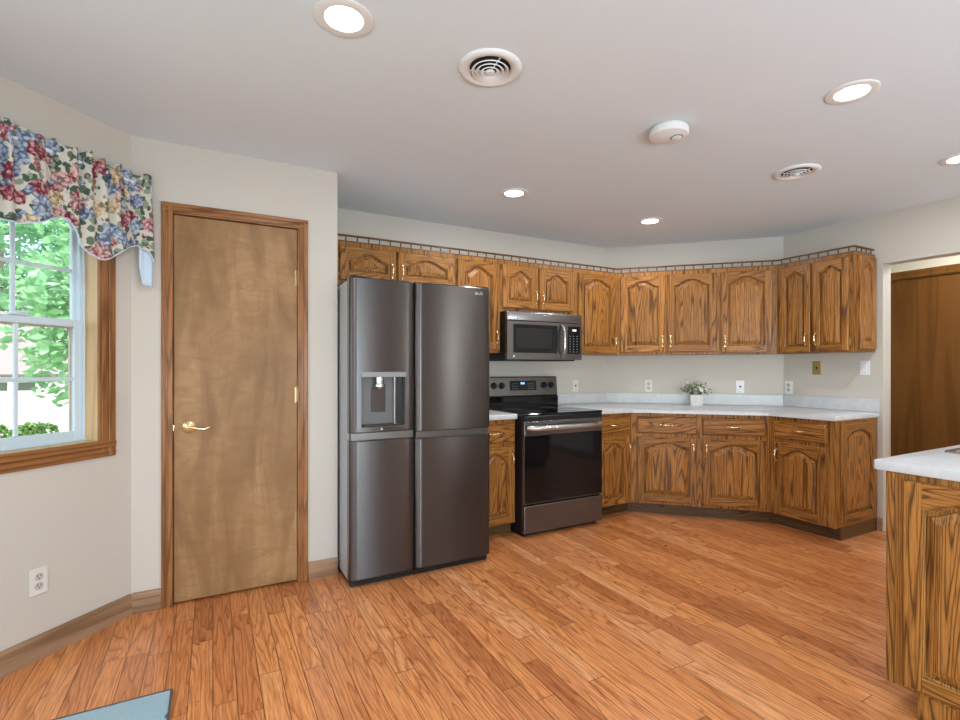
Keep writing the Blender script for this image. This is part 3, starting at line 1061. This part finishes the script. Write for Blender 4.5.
SKX, SKY = 3.0, .63
pw = empty('worktop', (2.187, .968, .876), 0, 'pale grey laminate worktop on the peninsula, with a steel sink rim', 'worktop')
b = MB()
ox, oy = SKX - 2.187, SKY - .968
def out(i, z): return rr(i, 1.813 - i, -.665 + i, -i, .010 - min(i, .006), z)
def cut(z): return rr(ox + sx0 + .02, ox + sx1 - .02, oy + sy0 + .02, oy + sy1 - .02, .04, z)
prof = [(.007, .0), (.002, .002), (.0, .007), (.0, .031), (.002, .036), (.007, .038)]
for (i0, z0), (i1, z1) in zip(prof, prof[1:]): b.strip(out(i0, z0), out(i1, z1))
b.strip(out(.007, .038), cut(.038)); b.strip(cut(.038), cut(.0)); b.strip(cut(.0), out(.007, .0))
bmesh.ops.remove_doubles(b.bm, verts=list(b.bm.verts), dist=1e-5)
b.build('slab', M['laminate'], pw, smooth=30)
sk = empty('sink', (SKX, SKY, .914), 0, 'stainless steel sink set into the peninsula worktop', 'sink')
b = MB()
L_ = [rr(sx0, sx1, sy0, sy1, .05, .0005), rr(sx0 + .004, sx1 - .004, sy0 + .004, sy1 - .004, .047, .006), rr(sx0 + .028, sx1 - .028, sy0 + .028, sy1 - .028, .04, .005), rr(sx0 + .034, sx1 - .034, sy0 + .034, sy1 - .034, .04, -.002)]
for a, c in zip(L_, L_[1:]): b.strip(a, c)
b.build('rim', M['steel_light'], sk, smooth=50)
b = MB()
L_ = [rr(sx0 + .034, sx1 - .034, sy0 + .034, sy1 - .034, .04, -.002), rr(sx0 + .040, sx1 - .040, sy0 + .040, sy1 - .040, .05, -.15), rr(sx0 + .07, sx1 - .07, sy0 + .07, sy1 - .07, .05, -.175)]
for a, c in zip(L_, L_[1:]): b.strip(a, c)
b.quad(L_[-1])
b.build('basin', M['steel_light'], sk, smooth=50)
b = MB(); b.lathe([(.045, -.1745), (.045, -.172), (.036, -.171), (.030, -.1735), (0, -.1735)], (0, 0, 0), 24); b.build('drain', M['chrome'], sk, smooth=40)

# ------------------------------------------------------------------ refrigerator
def text_mesh(body, size, ext=.0006):
    c = bpy.data.curves.new('lettering', 'FONT'); c.body = body; c.size = size; c.extrude = ext; c.align_x = 'LEFT'
    o = bpy.data.objects.new('lettering', c); COL.objects.link(o)
    bpy.context.view_layer.update()
    me = bpy.data.meshes.new_from_object(o.evaluated_get(bpy.context.evaluated_depsgraph_get()))
    bpy.data.objects.remove(o); bpy.data.curves.remove(c)
    return me
FX0, FX1, FY = .680, 1.588, 2.854
fr = empty('refrigerator', (FX0, FY, 0), 0, 'tall dark stainless side-by-side refrigerator with ice and water dispenser', 'refrigerator')
FW = FX1 - FX0
b = MB(); b.box(.003, FW - .003, .085, .86, .03, 1.765, .004, 1); b.build('body', M['fridge_side'], fr)
b = MB(); b.box(.02, FW - .02, .070, .085, .05, 1.76); b.build('gasket', M['rubber'], fr)
b = MB(); b.box(.01, FW - .01, .04, .80, .004, .032); b.build('base_grille', M['black'], fr)
b = MB(); b.box(.005, .10, .02, .12, 1.766, 1.785, .005, 2); b.box(FW - .10, FW - .005, .02, .12, 1.766, 1.785, .005, 2); b.build('hinge_cover', M['black'], fr)
def fridge_door(x0, x1, z0, z1, hole=None):
    """door front gently convex with rounded vertical edges"""
    w = x1 - x0
    N = 48
    prof = []
    r_ = .042
    for i in range(N + 1):
        x = w * i / N
        # denser near edges
        s = i / N
        x = w * (.5 - .5 * math.cos(PI * s))
        d = min(x, w - x)
        y = 0.0
        if d < r_: y = r_ - math.sqrt(max(0, r_ * r_ - (r_ - d) ** 2))
        y = y * .45 - .005 * (1 - ((x - w / 2) / (w / 2)) ** 2) + .004
        prof.append((x, y))
    b = MB()
    th = .068
    xs = [p[0] for p in prof]
    if hole:
        hx0, hx1, hz0, hz1 = hole
        zsplit = [z0, hz0, hz1, z1]
    else:
        zsplit = [z0, z1]
    c = .006
    for za, zb in zip(zsplit, zsplit[1:]):
        for (xa, ya), (xb, yb_) in zip(prof, prof[1:]):
            if hole and za == hole[2] and xa >= hole[0] - 1e-6 and xb <= hole[1] + 1e-6: continue
            a0 = za + (c if za == z0 else 0); b0 = zb - (c if zb == z1 else 0)
            b.quad([(xa, ya, a0), (xb, yb_, a0), (xb, yb_, b0), (xa, ya, b0)])
            if za == z0: b.quad([(xa, ya, a0), (xb, yb_, a0), (xb, yb_ + c, z0), (xa, ya + c, z0)])
            if zb == z1: b.quad([(xa, ya, b0), (xb, yb_, b0), (xb, yb_ + c, z1), (xa, ya + c, z1)])
    for z in (z0, z1):
        b.bm.faces.new([b.bm.verts.new((x, y + c, z)) for x, y in prof] + [b.bm.verts.new((w, th, z)), b.bm.verts.new((0, th, z))])
    for k in (0, -1):
        x, y = prof[k]
        b.quad([(x, y, z0), (x, th, z0), (x, th, z1), (x, y, z1)])
    b.quad([(0, th, z0), (w, th, z0), (w, th, z1), (0, th, z1)])
    bmesh.ops.remove_doubles(b.bm, verts=list(b.bm.verts), dist=1e-5)
    o = b.build('door', M['steel'], fr, smooth=35, loc=(x0, 0, 0))
    return o, prof
GAP = .389
HX = [(.5 - .5 * math.cos(PI * i / 48)) for i in range(49)]
w1 = GAP - .003
# dispenser hole snapped to the door's own columns
hx0 = min(HX, key=lambda s: abs(s * w1 - .062)) * w1; hx1 = min(HX, key=lambda s: abs(s * w1 - .325)) * w1
dl, pf = fridge_door(0, GAP - .003, .884, 1.775, hole=(hx0, hx1, .915, 1.232))
du, _ = fridge_door(GAP + .003, FW, .872, 1.775)
fridge_door(0, GAP - .003, .045, .842)
fridge_door(GAP + .003, FW, .045, .834)
b = MB()
b.box(.012, GAP - .01, .020, .070, .842, .884); b.box(GAP + .01, FW - .012, .020, .070, .834, .872)
b.build('pocket_handle', M['steel_mid'], fr)
b = MB(); b.box(GAP - .004, GAP + .004, .03, .07, .05, 1.76); b.build('centre_gap', M['rubber'], fr)
# dispenser
b = MB()
dz0, dz1, dd = .915, 1.232, .052
def inner(a, yy, c=0): return [(hx0 + a, yy, dz0 + a), (hx1 - a, yy, dz0 + a), (hx1 - a, yy, dz1 - a - c), (hx0 + a, yy, dz1 - a - c)]
b.strip(inner(0, .000), inner(.003, .002)); b.strip(inner(.003, .002), inner(.012, dd)); b.quad(inner(.012, dd))
b.build('dispenser_recess', M['recess'], dl)
b = MB(); b.box(hx0 - .002, hx1 + .002, -.003, .03, dz1 - .028, dz1 + .003, .003, 2); b.build('dispenser_controls', M['grey_paint'], dl)
cx = (hx0 + hx1) / 2 - .022
b = MB(); b.lathe([(.028, dz1 - .02), (.028, dz1 - .065), (.036, dz1 - .070), (.036, dz1 - .083), (.020, dz1 - .088), (.016, dz1 - .098), (0, dz1 - .098)], (cx, .030, 0), 20); b.build('nozzle', M['steel_light'], dl, smooth=40)
b = MB(); b.box(cx - .040, cx + .042, .040, .047, dz0 + .085, dz1 - .085, .004, 2); b.build('paddle', M['steel'], dl)
b = MB(); b.box(hx1 - .070, hx1 - .064, .006, dd, dz0 + .012, dz1 - .028); b.build('divider', M['chrome'], dl)
b = MB(); b.box(hx1 - .062, hx1 - .012, .030, .034, dz0 + .014, dz1 - .03); b.build('side_panel', M['black'], dl)
b = MB(); b.box(hx0 + .01, hx1 - .01, .006, dd - .002, dz0 + .006, dz0 + .014, .002, 1); b.build('drip_tray', M['steel'], dl)
b = MB(); b.lathe([(0, 0), (.007, 0), (.007, .001), (0, .001)], (hx0 + .115, .0, dz0 - .012), 14, Matrix.Rotation(PI / 2, 4, 'X')); b.build('badge', M['chrome'], dl)
# round emblem and two letters at the top of the right-hand door
lw = FW - GAP - .003
b = MB(); b.lathe([(.0105, 0), (.0105, .0012), (.0085, .0012), (.0085, 0)], (lw - .106, .0012, 1.735), 18, Matrix.Rotation(PI / 2, 4, 'X'), cap=False)
b.lathe([(0, 0), (.002, 0), (.002, .0012), (0, .0012)], (lw - .109, .0012, 1.738), 8, Matrix.Rotation(PI / 2, 4, 'X'))
b.build('emblem', M['chrome'], du, smooth=40)
me = text_mesh('LG', .024)
me.materials.append(M['chrome'])
o = bpy.data.objects.new('lettering', me); COL.objects.link(o); o.parent = du
o.location = (lw - .091, .0006, 1.727); o.rotation_euler = (PI / 2, 0, 0)

# ------------------------------------------------------------------ range
GX0, GX1, GY = 2.006, 2.763, 3.109
rg = empty('range', (GX0, GY, 0), 0, 'freestanding electric range with black glass oven door and back control panel', 'range')
GW = GX1 - GX0
b = MB(); b.box(.004, GW - .004, .035, .69, .045, .898); b.box(.02, GW - .02, .06, .66, .0, .045); b.build('body', M['black'], rg)
b = MB(); b.box(-.001, GW + .001, .006, .66, .8985, .917, .004, 2); b.build('cooktop', M['glass_black'], rg)
for (x, y, R) in ((.19, .20, .105), (.56, .20, .12), (.19, .47, .085), (.56, .47, .085)):
    b = MB()
    for rr_ in (R, R * .66):
        b.lathe([(rr_ - .0015, 0), (rr_ + .0015, 0), (rr_ + .0015, .0006), (rr_ - .0015, .0006), (rr_ - .0015, 0)], (x, y, .9169), 40, cap=False)
    b.build('burner_ring', M['ring'], rg)
# oven door
b = MB(); b.box(.006, GW - .006, .0, .033, .752, .862, .006, 2); b.box(.006, GW - .006, .004, .033, .246, .752, .003, 1); b.mi = 1
b.box(.010, GW - .010, -.0012, .006, .256, .750, .001, 1)
od = b.build('oven_door', [M['steel_mid'], M['glass_black']], rg)
b = MB(); b.box(.14, GW - .14, -.0018, .0, .36, .68, .0005, 1); b.build('window', M['glass_black'], od)
pth = [(.030, -.006, .812), (.045, -.030, .812), (.10, -.046, .811), (GW / 2, -.058, .810), (GW - .10, -.046, .811), (GW - .045, -.030, .812), (GW - .030, -.006, .812)]
b = MB()
# smooth flattened bar
fine = []
for i in range(25):
    s = -1 + 2 * i / 24
    fine.append((GW / 2 + s * (GW / 2 - .03), -.004 - .052 * (1 - s ** 6) - .010 * (1 - s * s), .812))
b.tube(fine, [.018] + [.022] * 23 + [.018], 14, flat=1.0)
b.build('handle', M['steel_light'], od, smooth=50)
b = MB(); b.box(.006, GW - .006, .002, .035, .864, .8975, .003, 1); b.build('vent_trim', M['black'], rg)
b = MB(); b.box(.006, GW - .006, .0, .05, .030, .236, .007, 2); b.build('storage_drawer', M['steel_mid'], rg)
# backguard
gy = .60
b = MB()
b.prism([(gy, .917), (gy + .085, .917), (gy + .085, 1.182), (gy + .030, 1.182), (gy + .012, 1.012), (gy, 1.008)], 0, GW)
b.bm.transform(Matrix(((0, 0, 1, 0), (1, 0, 0, 0), (0, 1, 0, 0), (0, 0, 0, 1))))
bg = b.build('backguard', M['glass_black'], rg)
tilt = math.atan2(.018, .170)
cp = MB()
cp.box(0, GW, -.006, .0, 0, .160, .002, 1)
pn = cp.build('control_panel', M['steel_mid'], rg, loc=(0, gy + .012, 1.016), rot=(-tilt, 0, 0))
for x in (.095, .172, .610, .688):
    b = MB()
    m = Matrix.Rotation(PI / 2, 4, 'X')
    b.lathe([(.029, 0), (.029, .003), (.024, .005), (.022, .022), (.019, .026), (0, .026)], (x, -.006, .088), 22, m)
    b.box(x - .005, x + .005, -.042, -.028, .066, .110, .003, 2)
    b.build('knob', M['black'], pn, smooth=40)
b = MB(); b.box(.255, .530, -.0075, -.005, .045, .130, .001, 1); b.build('display', M['glass_black'], pn)
b = MB(); b.box(.365, .405, -.0082, -.007, .098, .116); b.build('clock_light', M['led'], pn)
for i in range(8):
    for k in range(3):
        if 3 <= i <= 4 and k == 2: continue
b = MB()
for i in range(6):
    for k in range(3):
        x = (.275 + .022 * i) if i < 3 else (.44 + .024 * (i - 3))
        b.box(x, x + .009, -.0079, -.0074, .058 + .022 * k, .061 + .022 * k)
b.build('key_marks', M['fridge_side'], pn)

# ------------------------------------------------------------------ microwave
MX0, MX1, MY, MZ0, MZ1 = 2.040, 2.786, 3.400, 1.322, 1.714
mw = empty('microwave', (MX0, MY, MZ0), 0, 'stainless over-the-range microwave mounted under the short two-door cabinet', 'microwave')
MW_, MH = MX1 - MX0, MZ1 - MZ0
b = MB(); b.box(.002, MW_ - .002, .035, YA - MY - .004, .008, MH); b.box(.03, MW_ - .03, .06, .36, -.006, .008); b.build('body', M['black'], mw)
b = MB(); b.box(0, MW_, .0, .034, MH - .078, MH - .001, .008, 3); b.build('vent_grille', M['steel_vent'], mw, smooth=40)
DW = .560
b = MB()
y = 0
hx0m, hx1m, hz0m, hz1m = .055, .490, .058, MH - .105
for (a, c, d, e) in ((0, hx0m, .004, MH - .080), (hx1m, DW, .004, MH - .080), (hx0m, hx1m, .004, hz0m), (hx0m, hx1m, hz1m, MH - .080)):
    b.box(a, c, .0, .034, d, e)
md = b.build('door', M['steel_mid'], mw)
b = MB(); b.box(hx0m, hx1m, .004, .010, hz0m, hz1m); b.build('window', M['glass_black'], md)
b = MB(); b.box(hx0m + .03, hx1m - .055, .0030, .0045, hz0m + .035, hz1m - .03); b.build('mesh_screen', simple('perforated_screen', (.020, .018, .017), .45, Specular_IOR_Level=.2), md)
b = MB()
hp = []
for i in range(21):
    s = -1 + 2 * i / 20
    hp.append((.530, -.006 - .040 * (1 - s ** 4), MH / 2 - .035 + s * .130))
b.tube(hp, [.012] + [.014] * 19 + [.012], 10)
b.build('handle', M['steel_light'], md, smooth=50)
b = MB(); b.lathe([(0, 0), (.009, 0), (.009, .001), (0, .001)], (.060, -.0005, .030), 16, Matrix.Rotation(PI / 2, 4, 'X')); b.build('emblem', M['chrome'], md)
b = MB(); b.box(DW + .003, MW_, .0, .034, .004, MH - .080, .002, 1); cpn = b.build('control_panel', M['steel_mid'], mw)
b = MB(); b.box(DW + .035, MW_ - .022, -.001, .003, .055, MH - .105); b.build('keypad', M['glass_black'], cpn)
b = MB(); b.box(DW + .085, DW + .125, -.0016, -.0008, MH - .145, MH - .130); b.build('clock_light', M['led_white'], cpn)
b = MB()
for i in range(3):
    for k in range(7):
        x = DW + .052 + .038 * i; z = .070 + .022 * k
        b.box(x, x + .012, -.0014, -.0008, z, z + .004)
b.build('key_marks', M['fridge_side'], cpn)

# ------------------------------------------------------------------ planter with flowers
fp = ptB(.545, .115)
pl = empty('flower_planter', (fp.x, fp.y, .9142), RB + .05, 'small square speckled planter of white flowers standing on the worktop', 'potted plant')
b = MB()
sq = lambda a, z: [(-a, -a, z), (a, -a, z), (a, a, z), (-a, a, z)]
b.strip(sq(.050, 0), sq(.056, .098)); b.strip(sq(.056, .098), sq(.050, .098)); b.strip(sq(.050, .098), sq(.047, .080)); b.quad(sq(.050, 0))
b.build('pot', M['planter'], pl)
b = MB(); b.quad(sq(.0475, .084)); b.build('soil', M['soil'], pl)
rnd = random.Random(11)
b = MB(); bl = MB()
for i in range(60):
    a = rnd.uniform(0, 2 * PI); rr_ = rnd.uniform(.3, 1)
    tip = Vector((math.cos(a) * .135 * rr_, math.sin(a) * .06 * rr_, .105 + rnd.uniform(.005, .11) * (1.1 - .3 * rr_)))
    base = Vector((math.cos(a) * .03, math.sin(a) * .03, .085))
    mid = (base + tip) / 2 + Vector((0, 0, .02))
    b.tube([base, mid, tip], [.0014, .0012, .0009], 4)
    d = (tip - mid).normalized()
    if i % 2 != 0:
        for k in range(2):
            dd_ = (d + Vector((rnd.uniform(-.8, .8), rnd.uniform(-.8, .8), rnd.uniform(-.5, .5)))).normalized()
            sd = dd_.cross(Vector((0, 0, 1))).normalized() * rnd.uniform(.006, .010)
            L = rnd.uniform(.025, .045)
            p0 = tip if k == 0 else mid
            up = Vector((0, 0, .004))
            b.quad([p0, p0 + dd_ * L * .5 + sd - up, p0 + dd_ * L, p0 + dd_ * L * .5 - sd + up])
    else:
        n_ = (d + Vector((0, -.6, .6))).normalized()
        u_ = n_.cross(Vector((.3, .8, .1))).normalized(); v_ = n_.cross(u_)
        R_ = rnd.uniform(.018, .028)
        for k in range(6):
            t0 = 2 * PI * k / 6
            f = lambda t, q: u_ * math.cos(t) * q + v_ * math.sin(t) * q
            bl.quad([tip, tip + f(t0 - .45, R_ * .7) + n_ * .004, tip + f(t0, R_) + n_ * .006, tip + f(t0 + .45, R_ * .7) + n_ * .004])
tag(b.build('foliage', M['leaf'], pl), kind='stuff')
tag(bl.build('blossoms', M['petal'], pl), kind='stuff')

# ------------------------------------------------------------------ wall plates (local x right, -y out of the wall)
def plate(name, loc, rz, label, cat, mat, style, w=.070, h=.115, group=None):
    r = empty(name, loc, rz, label, cat, group)
    b = MB(); b.box(-w / 2, w / 2, -.006, -.0005, -h / 2, h / 2, .0025, 2); b.build('cover', M[mat], r)
    if style == 'outlet':
        for z in (-.020, .020):
            b = MB(); b.lathe([(0, 0), (.0165, 0), (.0165, .002), (0, .002)], (0, -.006, z), 20, Matrix.Rotation(PI / 2, 4, 'X')); s = b.build('socket', M['socket'], r)
            b = MB()
            for x in (-.006, .006): b.box(x - .0013, x + .0013, -.0086, -.0079, z + .000, z + .009)
            b.lathe([(0, 0), (.0025, 0), (.0025, .0006), (0, .0006)], (0, -.0080, z - .007), 10, Matrix.Rotation(PI / 2, 4, 'X'))
            b.build('slots', M['slot'], s)
    elif style == 'switch':
        b = MB(); b.box(-.006, .006, -.016, -.006, -.004, .012, .002, 1); b.build('toggle', M[mat if mat == 'brassy' else 'slot'], r)
        b = MB()
        for z in (-.042, .042): b.lathe([(0, 0), (.003, 0), (.003, .001), (0, .001)], (0, -.006, z), 10, Matrix.Rotation(PI / 2, 4, 'X'))
        b.build('screws', M['old_brass'], r)
    elif style == 'blank':
        b = MB(); b.lathe([(0, 0), (.009, 0), (.008, .003), (0, .003)], (0, -.006, 0), 14, Matrix.Rotation(PI / 2, 4, 'X')); b.build('jack', M['slot'], r)
    elif style == 'rocker':
        b = MB(); b.box(-.017, .017, -.009, -.006, -.034, .034, .002, 1); b.build('rocker', M[mat], r)
    return r
M['brassy'] = simple('brass_plate', (.52, .40, .16), .35, .7)
wp = Vector((XW, YP)) - Vector((1, 1)) / S2 * .417
plate('outlet', (wp.x, wp.y, .337), PI / 4, 'ivory duplex outlet low on the wall under the window', 'outlet', 'ivory', 'outlet')
plate('light_switch', (3.041, YA, 1.085), 0, 'ivory toggle switch on the wall beside the range', 'switch', 'ivory', 'switch')
p = ptB(.130 , 0); plate('outlet', (p.x, p.y, 1.083), RB, 'ivory outlet above the backsplash between range corner and flowers', 'outlet', 'ivory', 'outlet')
p = ptB(.935, 0); plate('light_switch', (p.x, p.y, 1.083), RB, 'white toggle switch on the angled wall past the flowers', 'switch', 'white', 'switch')
plate('outlet', (XC, 2.655, 1.083), RC, 'white outlet just above the backsplash under the end wall cabinet', 'outlet', 'white', 'outlet')
plate('wall_plate', (XC, 2.417, 1.258), RC, 'brass coloured wall plate with a central jack under the end cabinet', 'wall plate', 'brassy', 'blank')
plate('light_switch', (XC, 2.058, 1.258), RC, 'white rocker switch plate close to the doorway', 'switch', 'white', 'rocker')

# ------------------------------------------------------------------ ceiling fittings
def can_light(x, y, label, power=9.5, R=.098, hall=False):
    r = empty('recessed_light', (x, y, H), 0, label, 'ceiling light', 'recessed ceiling lights')
    b = MB(); b.lathe([(R, -.0005), (R, -.004), (R - .006, -.007), (R * .66, -.005), (R * .64, -.001)], (0, 0, 0), 40, cap=False); b.build('trim_ring', M['white'], r, smooth=50)
    b = MB(); b.lathe([(0, -.004), (R * .45, -.004), (R * .645, -.002), (R * .645, -.0006), (0, -.0006)], (0, 0, 0), 32); b.build('lens', M['lamp'], r, smooth=60)
    add_light('can_bulb', 'AREA', (0, 0, -.012), (0, 0, 0), power, (.97, .98, 1), parent=r, shape='DISK', size=.11)
    return r
can_light(.392, 1.73, 'recessed ceiling light beside the larger round vent, towards the pantry door')
can_light(2.419, 1.148, 'recessed ceiling light over the peninsula end, past the small vent', 5.5)
can_light(1.797, 2.907, 'small recessed ceiling light in front of the refrigerator top')
can_light(3.106, 2.935, 'small recessed ceiling light above the inside corner of the run')
can_light(3.726, 1.211, 'recessed ceiling light cut by the edge, near the doorway')
for k, (x, y) in enumerate(((.4, -1.2), (3.3, -1.2))):  # unseen ceiling lights added behind the camera for brightness and the refrigerator streak
    can_light(x, y, ['recessed ceiling light behind the viewer by the patio door', 'recessed ceiling light behind the viewer over the room'][k])
can_light(5.05, 1.6, 'recessed ceiling light in the hall beyond the doorway', 12)

def ceiling_vent(x, y, label, R=.126):
    r = empty('ceiling_vent', (x, y, H), 0, label, 'vent', 'round ceiling vents')
    b = MB(); b.lathe([(R, -.0005), (R, -.004), (R * .93, -.012), (R * .80, -.013), (R * .66, -.004), (R * .64, -.0008)], (0, 0, 0), 48, cap=False); b.build('flange', M['white'], r, smooth=50)
    b = MB(); b.lathe([(0, -.0008), (R * .64, -.0008), (R * .64, -.0004), (0, -.0004)], (0, 0, 0), 40); b.build('duct', M['void'], r)
    for q, (ri, z) in enumerate(((.54, -.010), (.40, -.013), (.26, -.016))):
        b = MB(); a = R * ri
        b.lathe([(a + .006, z - .003), (a + .004, z - .006), (a - .008, z + .004), (a - .006, z + .006), (a + .006, z - .003)], (0, 0, 0), 40, cap=False)
        b.build('louvre_ring', M['white'], r, smooth=50)
    b = MB(); b.lathe([(0, -.024), (R * .13, -.023), (R * .15, -.016), (0, -.014)], (0, 0, 0), 20); b.build('hub', M['white'], r, smooth=40)
    b = MB()
    for k in range(3):
        a = 2 * PI * k / 3 + .5
        b.tube([(R * .1 * math.cos(a), R * .1 * math.sin(a), -.014), (R * .66 * math.cos(a), R * .66 * math.sin(a), -.007)], .0028, 6)
    b.build('spokes', M['white'], r)
    return r
ceiling_vent(.965, 1.741, 'round louvred ceiling vent above the refrigerator, nearer the pantry light')
ceiling_vent(3.107, 1.775, 'round louvred ceiling vent past the smoke alarm, above the angled run')

sm = empty('smoke_alarm', (1.985, 1.753, H), 0, 'white round smoke alarm standing proud of the ceiling', 'smoke alarm')
b = MB(); b.lathe([(.080, -.0005), (.080, -.006), (.074, -.010)], (0, 0, 0), 40); b.build('mount', M['ivory'], sm, smooth=40)
b = MB(); b.lathe([(.074, -.0105), (.092, -.012), (.094, -.034), (.088, -.042), (.055, -.052), (.028, -.055), (0, -.055)], (0, 0, 0), 40); b.build('housing', M['white'], sm, smooth=35)
b = MB(); b.lathe([(.026, -.0552), (.026, -.058), (.016, -.062), (0, -.062)], (.02, -.03, 0), 20); b.build('sensor', M['white'], sm, smooth=30)
b = MB(); b.lathe([(.030, -.0535), (.030, -.0558), (.0, -.0558)], (.02, -.03, 0), 20); b.build('sensor_slot', M['slot'], sm)

# ------------------------------------------------------------------ mat
rg_ = empty('floor_mat', (-.136, 2.305, 0), 0, 'blue grey woven floor mat with dark binding lying on the planks', 'mat')
b = MB(); b.box(-.80, -.008, -.60, -.008, .0008, .009, .003, 2); b.build('weave', M['rug'], rg_)
b = MB()
b.box(-.808, 0, -.008, 0, .0008, .010, .002, 1); b.box(-.808, 0, -.608, -.600, .0008, .010, .002, 1); b.box(-.008, 0, -.600, -.008, .0008, .010, .002, 1); b.box(-.808, -.800, -.600, -.008, .0008, .010, .002, 1)
b.build('binding', M['rug_edge'], rg_)

# ------------------------------------------------------------------ outdoors, seen through the window
GZ = -1.05
b = MB(); b.box(-45, 30, 4.3, 60, GZ - .1, GZ)
struct(b.build('lawn', M['lawn']))
b = MB(); b.box(-10, -4.6, 15, 22.45, GZ, GZ + .02)
struct(b.build('driveway', M['drive']))
ga = empty('garage', (-5.2, 22.5, GZ), 0, 'white detached garage across the lawn seen through the window', 'garage')
b = MB(); b.box(-6.0, 3.6, 0, 7, 0, 2.15)
b.build('walls', M['siding'], ga)
b = MB(); b.bm.faces.new([b.bm.verts.new(p) for p in ((-6.4, -.45, 2.1), (4.0, -.45, 2.1), (4.0, 3.5, 4.4), (-6.4, 3.5, 4.4))]); b.bm.faces.new([b.bm.verts.new(p) for p in ((-6.4, 7.4, 2.1), (4.0, 7.4, 2.1), (4.0, 3.5, 4.4), (-6.4, 3.5, 4.4))])
o = b.build('roof', M['shingle'], ga); s_ = o.modifiers.new('thick', 'SOLIDIFY'); s_.thickness = .12
b = MB()
for k in range(4): b.box(-4.4, .0, -.04, 0, .02 + .48 * k, .48 + .48 * k, .01, 1)
gd = b.build('overhead_door', M['siding'], ga)
for k in range(6):
    x = -4.25 + .72 * k
    b = MB(); b.box(x, x + .52, -.055, -.041, 1.54, 1.82); b.build('window', M['garage_glass'], gd)

def leaf_ball(name, mat, parent, spheres, n, size, seed):
    rnd = random.Random(seed)
    verts, faces = [], []
    tot = sum(s[3] ** 2 for s in spheres)
    for (cx, cy, cz, R) in spheres:
        for _ in range(int(n * R * R / tot)):
            d = Vector((rnd.gauss(0, 1), rnd.gauss(0, 1), rnd.gauss(0, 1))).normalized()
            p = Vector((cx, cy, cz)) + d * R * rnd.uniform(.45, 1.05) ** .6
            u = Vector((rnd.gauss(0, 1), rnd.gauss(0, 1), rnd.gauss(0, .5))).normalized()
            v = u.cross(Vector((rnd.gauss(0, 1), rnd.gauss(0, 1), rnd.gauss(0, 1)))).normalized()
            s = size * rnd.uniform(.6, 1.3)
            i = len(verts)
            verts += [p - u * s, p + v * s * .5, p + u * s, p - v * s * .5]
            faces.append((i, i + 1, i + 2, i + 3))
    me = bpy.data.meshes.new(name); me.from_pydata(verts, [], faces); me.materials.append(M[mat])
    o = bpy.data.objects.new(name, me); COL.objects.link(o); o.parent = parent
    return o
def tree(loc, h, R, seed, label, n=7000, leaf=.11):
    r = empty('maple_tree', loc, 0, label, 'tree', 'trees outside the window')
    rnd = random.Random(seed)
    b = MB(); b.tube([(0, 0, 0), (.05, .02, h * .3), (0, .05, h * .6), (.03, 0, h * .9)], [.2, .16, .11, .04], 10)
    for k in range(7):
        a = k * 2.4; z = h * (.35 + .07 * k)
        b.tube([(0, 0, z), (math.cos(a) * R * .5, math.sin(a) * R * .5, z + .5), (math.cos(a) * R * .85, math.sin(a) * R * .85, z + .8)], [.07, .045, .015], 6)
    b.build('trunk', M['bark'], r, smooth=60)
    sp = []
    for k in range(44):
        a = rnd.uniform(0, 2 * PI); q = R * math.sqrt(rnd.uniform(.02, 1)); z = h * rnd.uniform(.29, 1.0)
        q *= math.sin(PI * min(1, max(.12, (z / h - .25) / .85))) ** .5
        sp.append((math.cos(a) * q, math.sin(a) * q, z, R * rnd.uniform(.20, .36)))
    leaf_ball('foliage', 'tree', r, sp, n, leaf, seed)
    return r
tree((-7.3, 12.4, GZ), 7.4, 2.3, 5, 'leafy green tree on the lawn, past the left jamb of the window', 12000)
tree((-15.5, 18, GZ), 8.0, 3.2, 8, 'leafy green tree beside the driveway, seen at the window edge')
tree((-1.75, 13.2, GZ), 7.6, 2.3, 15, 'leafy green tree behind the right edge of the window, its trunk hidden by the wall', 12000)
tree((-10.5, 38, GZ), 14, 4.8, 21, 'tall green tree rising behind the garage roof', 11000, .24)
for k, (x, y, R, lab) in enumerate(((-3.35, 20.6, .58, 'low green shrub before the blank part of the garage wall'), (-4.85, 20.2, .52, 'low green shrub between the garage wall and the drive'), (-6.15, 20.8, .50, 'low green shrub in front of the garage door'))):
    r = empty('shrub', (x, y, GZ), 0, lab, 'shrub', 'shrubs outside the window')
    b = MB(); b.tube([(0, 0, 0), (0, 0, R)], [.05, .02], 6); b.build('stem', M['bark'], r)
    leaf_ball('foliage', 'bush', r, [(-.55 * R, 0, R * .5, R * .6), (.55 * R, .1, R * .55, R * .6), (0, 0, R * .7, R * .6)], 1500, .07, 30 + k)
